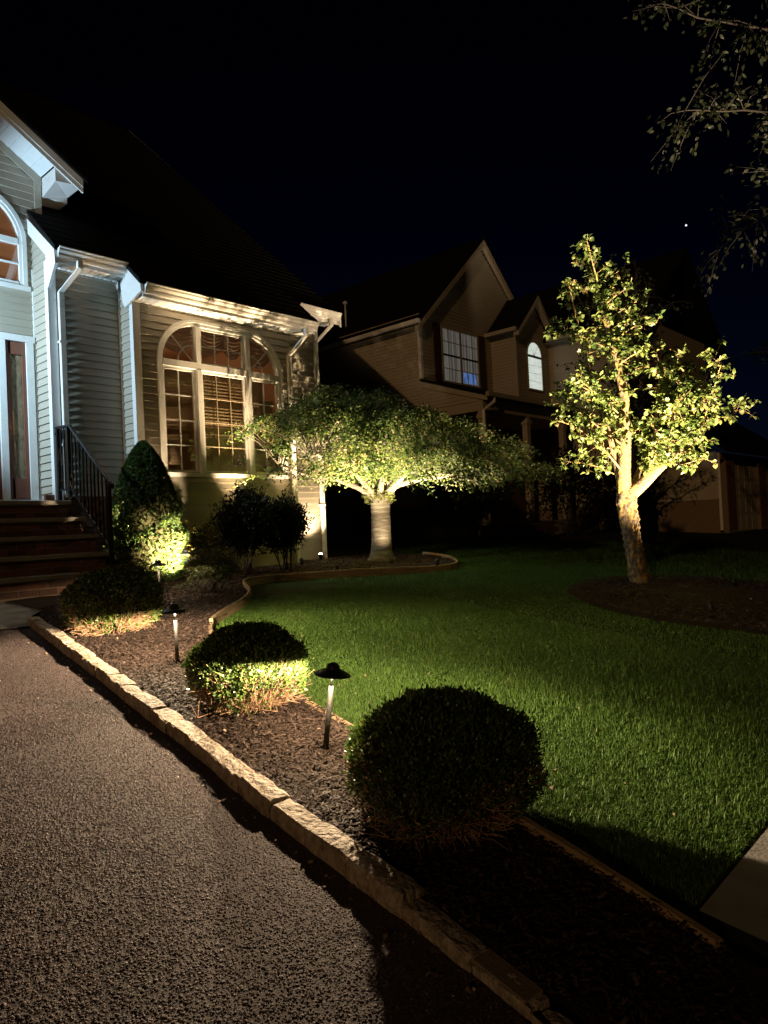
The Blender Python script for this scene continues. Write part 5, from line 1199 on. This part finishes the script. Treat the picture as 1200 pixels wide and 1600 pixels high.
# rake and eave trim
w = MB()
for sg, xe in ((-1, NX - ex), (1, 22.4)):
    z0, z1 = APZ + .085, APZ + .085 - abs(xe - APX) * NSL
    w.add([(APX, yf - .01, z0), (xe, yf - .01, z1), (xe, yf - .01, z1 - .2), (APX, yf - .01, z0 - .24), (APX, yf + .12, z0), (xe, yf + .12, z1), (xe, yf + .12, z1 - .2), (APX, yf + .12, z0 - .24)], [(0, 1, 2, 3), (7, 6, 5, 4), (0, 4, 5, 1), (3, 2, 6, 7), (0, 3, 7, 4), (1, 5, 6, 2)])
npart('rake_board', w, M['siding_n'])
w = MB()
for sg, xe, ze in ((-1, BX - .28, 7.92), (1, WX + .05, 8.1)):
    w.add([(21.95, BY - .31, 9.23), (xe, BY - .31, ze - .11), (xe, BY - .31, ze - .27), (21.95, BY - .31, 9.03), (21.95, BY - .1, 9.23), (xe, BY - .1, ze - .11), (xe, BY - .1, ze - .27), (21.95, BY - .1, 9.03)], [(0, 1, 2, 3), (7, 6, 5, 4), (0, 4, 5, 1), (3, 2, 6, 7), (0, 3, 7, 4), (1, 5, 6, 2)])
npart('rake_board', w, M['siding_n'])
npart('gutter', MB().box(NX - ex - .12, NX - ex, NY - .3, 22, 7.58, 7.70), M['gutter']); npart('gutter', MB().box(NX - .1, WX, PY - .40, PY - .285, 5.08, 5.20), M['siding_n'])
npart('gutter', MB().box(BX - .40, BX - .285, BY - .25, NY + .1, 7.80, 7.92), M['siding_n']); npart('gutter', MB().box(WX - .47, WX - .355, 9.0, BY - .2, 7.73, 7.85), M['siding_n'])
npart('soffit', MB().box(NX - ex, NX - .021, NY, 22, 7.55, 7.57), M['siding_n']); npart('soffit', MB().box(WX - .35, WX - .021, 9.0, BY - .05, 7.70, 7.72), M['siding_n'])
# porch beam, posts, dark back wall, downspout
npart('porch_beam', MB().box(NX, WX, PY - .1, PY + .12, 4.72, 5.075).box(NX, NX + .15, PY + .121, NY, 4.72, 4.99), M['siding_n'])
npart('porch_rake_board', MB().prism([(PY - .3, 5.12), (NY, 5.90), (NY, 5.70), (PY - .3, 4.96)], 0, NX - .06, NX - .025), M['siding_n'])
npart('porch_ceiling', MB().box(NX + .16, WX - .01, PY + .13, NY, 4.74, 4.76), M['siding_n'])
npart('porch_back_wall', MB().box(NX + .02, WX - .01, NY - .03, NY + .005, .7, 4.9), M['brick_dark'])  # dark brick puts the shade under the porch roof into the colour
for x in (NX + .1, 19.45, 21.7): npart('porch_post', MB().box(x - .09, x + .09, PY - .09, PY + .09, .7, 4.715).box(x - .12, x + .12, PY - .12, PY + .12, 4.5, 4.62), M['siding_n'])
npart('porch_floor', MB().box(NX - .1, WX, PY - .2, NY, .7, 1.5), M['concrete'])
npart('downspout', MB().tube([(NX + .25, PY - .33, 5.08), (NX + .25, PY - .33, 4.95), (NX - .05, PY - .15, 4.7), (NX - .05, PY - .15, 1.2)], .05, 8), M['gutter'])
npart('downspout', MB().tube([(WX - .05, GY - .06, 3.3), (WX - .05, GY - .06, .95)], .05, 8), M['gutter'])
# double window with shutters; blue glow low in the right sash
dw = npart('window', MB().box(17.98, 20.02, NY - .06, NY - .021, 6.0, 6.06).box(17.98, 20.02, NY - .06, NY - .021, 7.72, 7.80).box(17.98, 18.06, NY - .06, NY - .021, 6.06, 7.72).box(19.94, 20.02, NY - .06, NY - .021, 6.06, 7.72).box(18.95, 19.05, NY - .06, NY - .021, 6.06, 7.72), M['siding_n'])
cur = emit('grey_lit_curtain', (.32, .31, .28), .30, (.12, .12, .11), 2.0, (6, 1, .2))
for x0 in (18.06, 19.05):
    x1 = x0 + .89
    MB().box(x0, x1, NY - .028, NY - .022, 6.06, 7.72).build('curtain', cur, dw)
    MB().box(x0, x1, NY - .05, NY - .03, 6.86, 6.92).build('sash_bar', M['iron'], dw)
    for i in (1, 2): MB().box(x0 + .89 * i / 3 - .012, x0 + .89 * i / 3 + .012, NY - .045, NY - .03, 6.06, 7.72).build('muntin', M['siding_n'], dw)
    for zq in (6.46, 7.32): MB().box(x0, x1, NY - .044, NY - .031, zq - .012, zq + .012).build('muntin', M['siding_n'], dw)
MB().box(19.10, 19.82, NY - .030, NY - .0285, 6.1, 6.44).build('blue_glow', emit('blue_screen_glow', (.14, .28, .65), .6, (.03, .07, .22), 2.2, (9, 1, 1.5)), dw)
for x0 in (17.62, 20.04):
    sh = npart('shutter', MB().box(x0, x0 + .34, NY - .055, NY - .021, 6.0, 7.8), M['shutter'])
    for i in range(12): MB().box(x0 + .05, x0 + .29, NY - .066, NY - .056, 6.1 + i * .138, 6.1 + i * .138 + .09).build('louver', M['shutter'], sh)
# bright arched window
X0, X1, ZA, ZB = 21.50, 22.40, 6.03, 7.12
CXA = (X0 + X1) / 2; RA = (X1 - X0) / 2
aw2 = npart('window', MB().box(X0 - .05, X1 + .05, BY - .05, BY - .021, ZA - .06, ZA), M['siding_n']); aw2['label'] = 'small bright arched window'
band([(CXA - (RA + .06) * math.cos(q), ZB + .06 + (RA + .03) * 1.05 * math.sin(q)) for q in np.linspace(0, math.pi, 20)], [(CXA - RA * math.cos(q), ZB + .06 + RA * 1.05 * math.sin(q)) for q in np.linspace(0, math.pi, 20)], BY - .05, BY - .021, 'casing', aw2, M['siding_n'])
band([(X0 - .06, ZA), (X0 - .06, ZB + .06)], [(X0, ZA), (X0, ZB + .06)], BY - .05, BY - .021, 'casing', aw2, M['siding_n']); band([(X1, ZA), (X1, ZB + .06)], [(X1 + .06, ZA), (X1 + .06, ZB + .06)], BY - .05, BY - .021, 'casing', aw2, M['siding_n'])
lit = emit('bright_blind', (.80, .88, .80), .78, (.62, .70, .64), 3, (1, 1, 9))
for i in range(3):
    for j in range(4): MB().box(X0 + .3 * i + .007, X0 + .3 * (i + 1) - .007, BY - .03, BY - .0215, ZA + .2725 * j + .007, ZA + .2725 * (j + 1) - .007).build('pane', lit, aw2)
MB().box(X0, X1, BY - .045, BY - .022, ZB, ZB + .06).build('transom_bar', M['iron'], aw2)
for q0, q1 in ((.03, .9), (.95, 1.55), (1.6, 2.19), (2.24, 3.11)):
    MB().prism([(CXA + .05 * math.cos((q0 + q1) / 2), ZB + .07 + .05 * math.sin((q0 + q1) / 2))] + [(CXA + RA * math.cos(q) * .98, ZB + .065 + RA * 1.02 * math.sin(q)) for q in np.linspace(q0, q1, 6)], 1, BY - .03, BY - .0215).build('pane', lit, aw2)
npart('window_back', MB().box(X0, X1, BY - .0212, BY - .0205, ZA, ZB + .06), M['iron'])
# garage front with brick piers
for x0, x1 in ((23.35, 24.15), (26.75, 27.55), (30.2, 31.0)):
    pr_ = npart('brick_pier', MB().box(x0 + .01, x1 - .01, GY - .13, GY, .7, 3.28), M['mortar']); bp_ = MB().box(-.125, .125, -.02, .02, -.04, .04).mesh('brick'); bp_.materials.append(M['brick'])
    for row in range(26):
        for i in range(3): link('brick', bp_, None, pr_, (x0 + .14 + i * .263 + (.0 if row % 2 else .0), GY - .135, 1.0 + row * .088))
for x0 in (24.2, 27.6):
    gd = npart('garage_door', MB().box(x0, x0 + 2.5, GY - .03, GY - .005, .8, 3.1), M['siding_n'])
    for i in range(4):
        for j in range(4): MB().box(x0 + .06 + i * .61, x0 + .06 + i * .61 + .55, GY - .042, GY - .031, .9 + j * .55, .9 + j * .55 + .45).build('panel', M['siding_n'], gd)
npart('garage_header', MB().box(WX - .02, 31, GY - .14, GY - .001, 3.1, 3.3), M['brick'])

# ------------------------------------------------------------------ the one bright star
sd = (Fw + Rt * ((1072 - 600) / 1125.7) - Up * ((352 - 800) / 1125.7)).normalized()
sm = MB(); sm.lathe([(.02, -1), (.5, -.86), (.86, -.5), (1, 0), (.86, .5), (.5, .86), (.02, 1)], 12)
o = sm.build('star', emit('star_light', (.75, .82, 1), 1.6), None, sd * 900 + Vector((0, 0, CAM_Z)), smooth=True); o.scale = (1.0, 1.0, 1.0)
props(o, 'single bright star in the night sky above the forked tree', 'star')
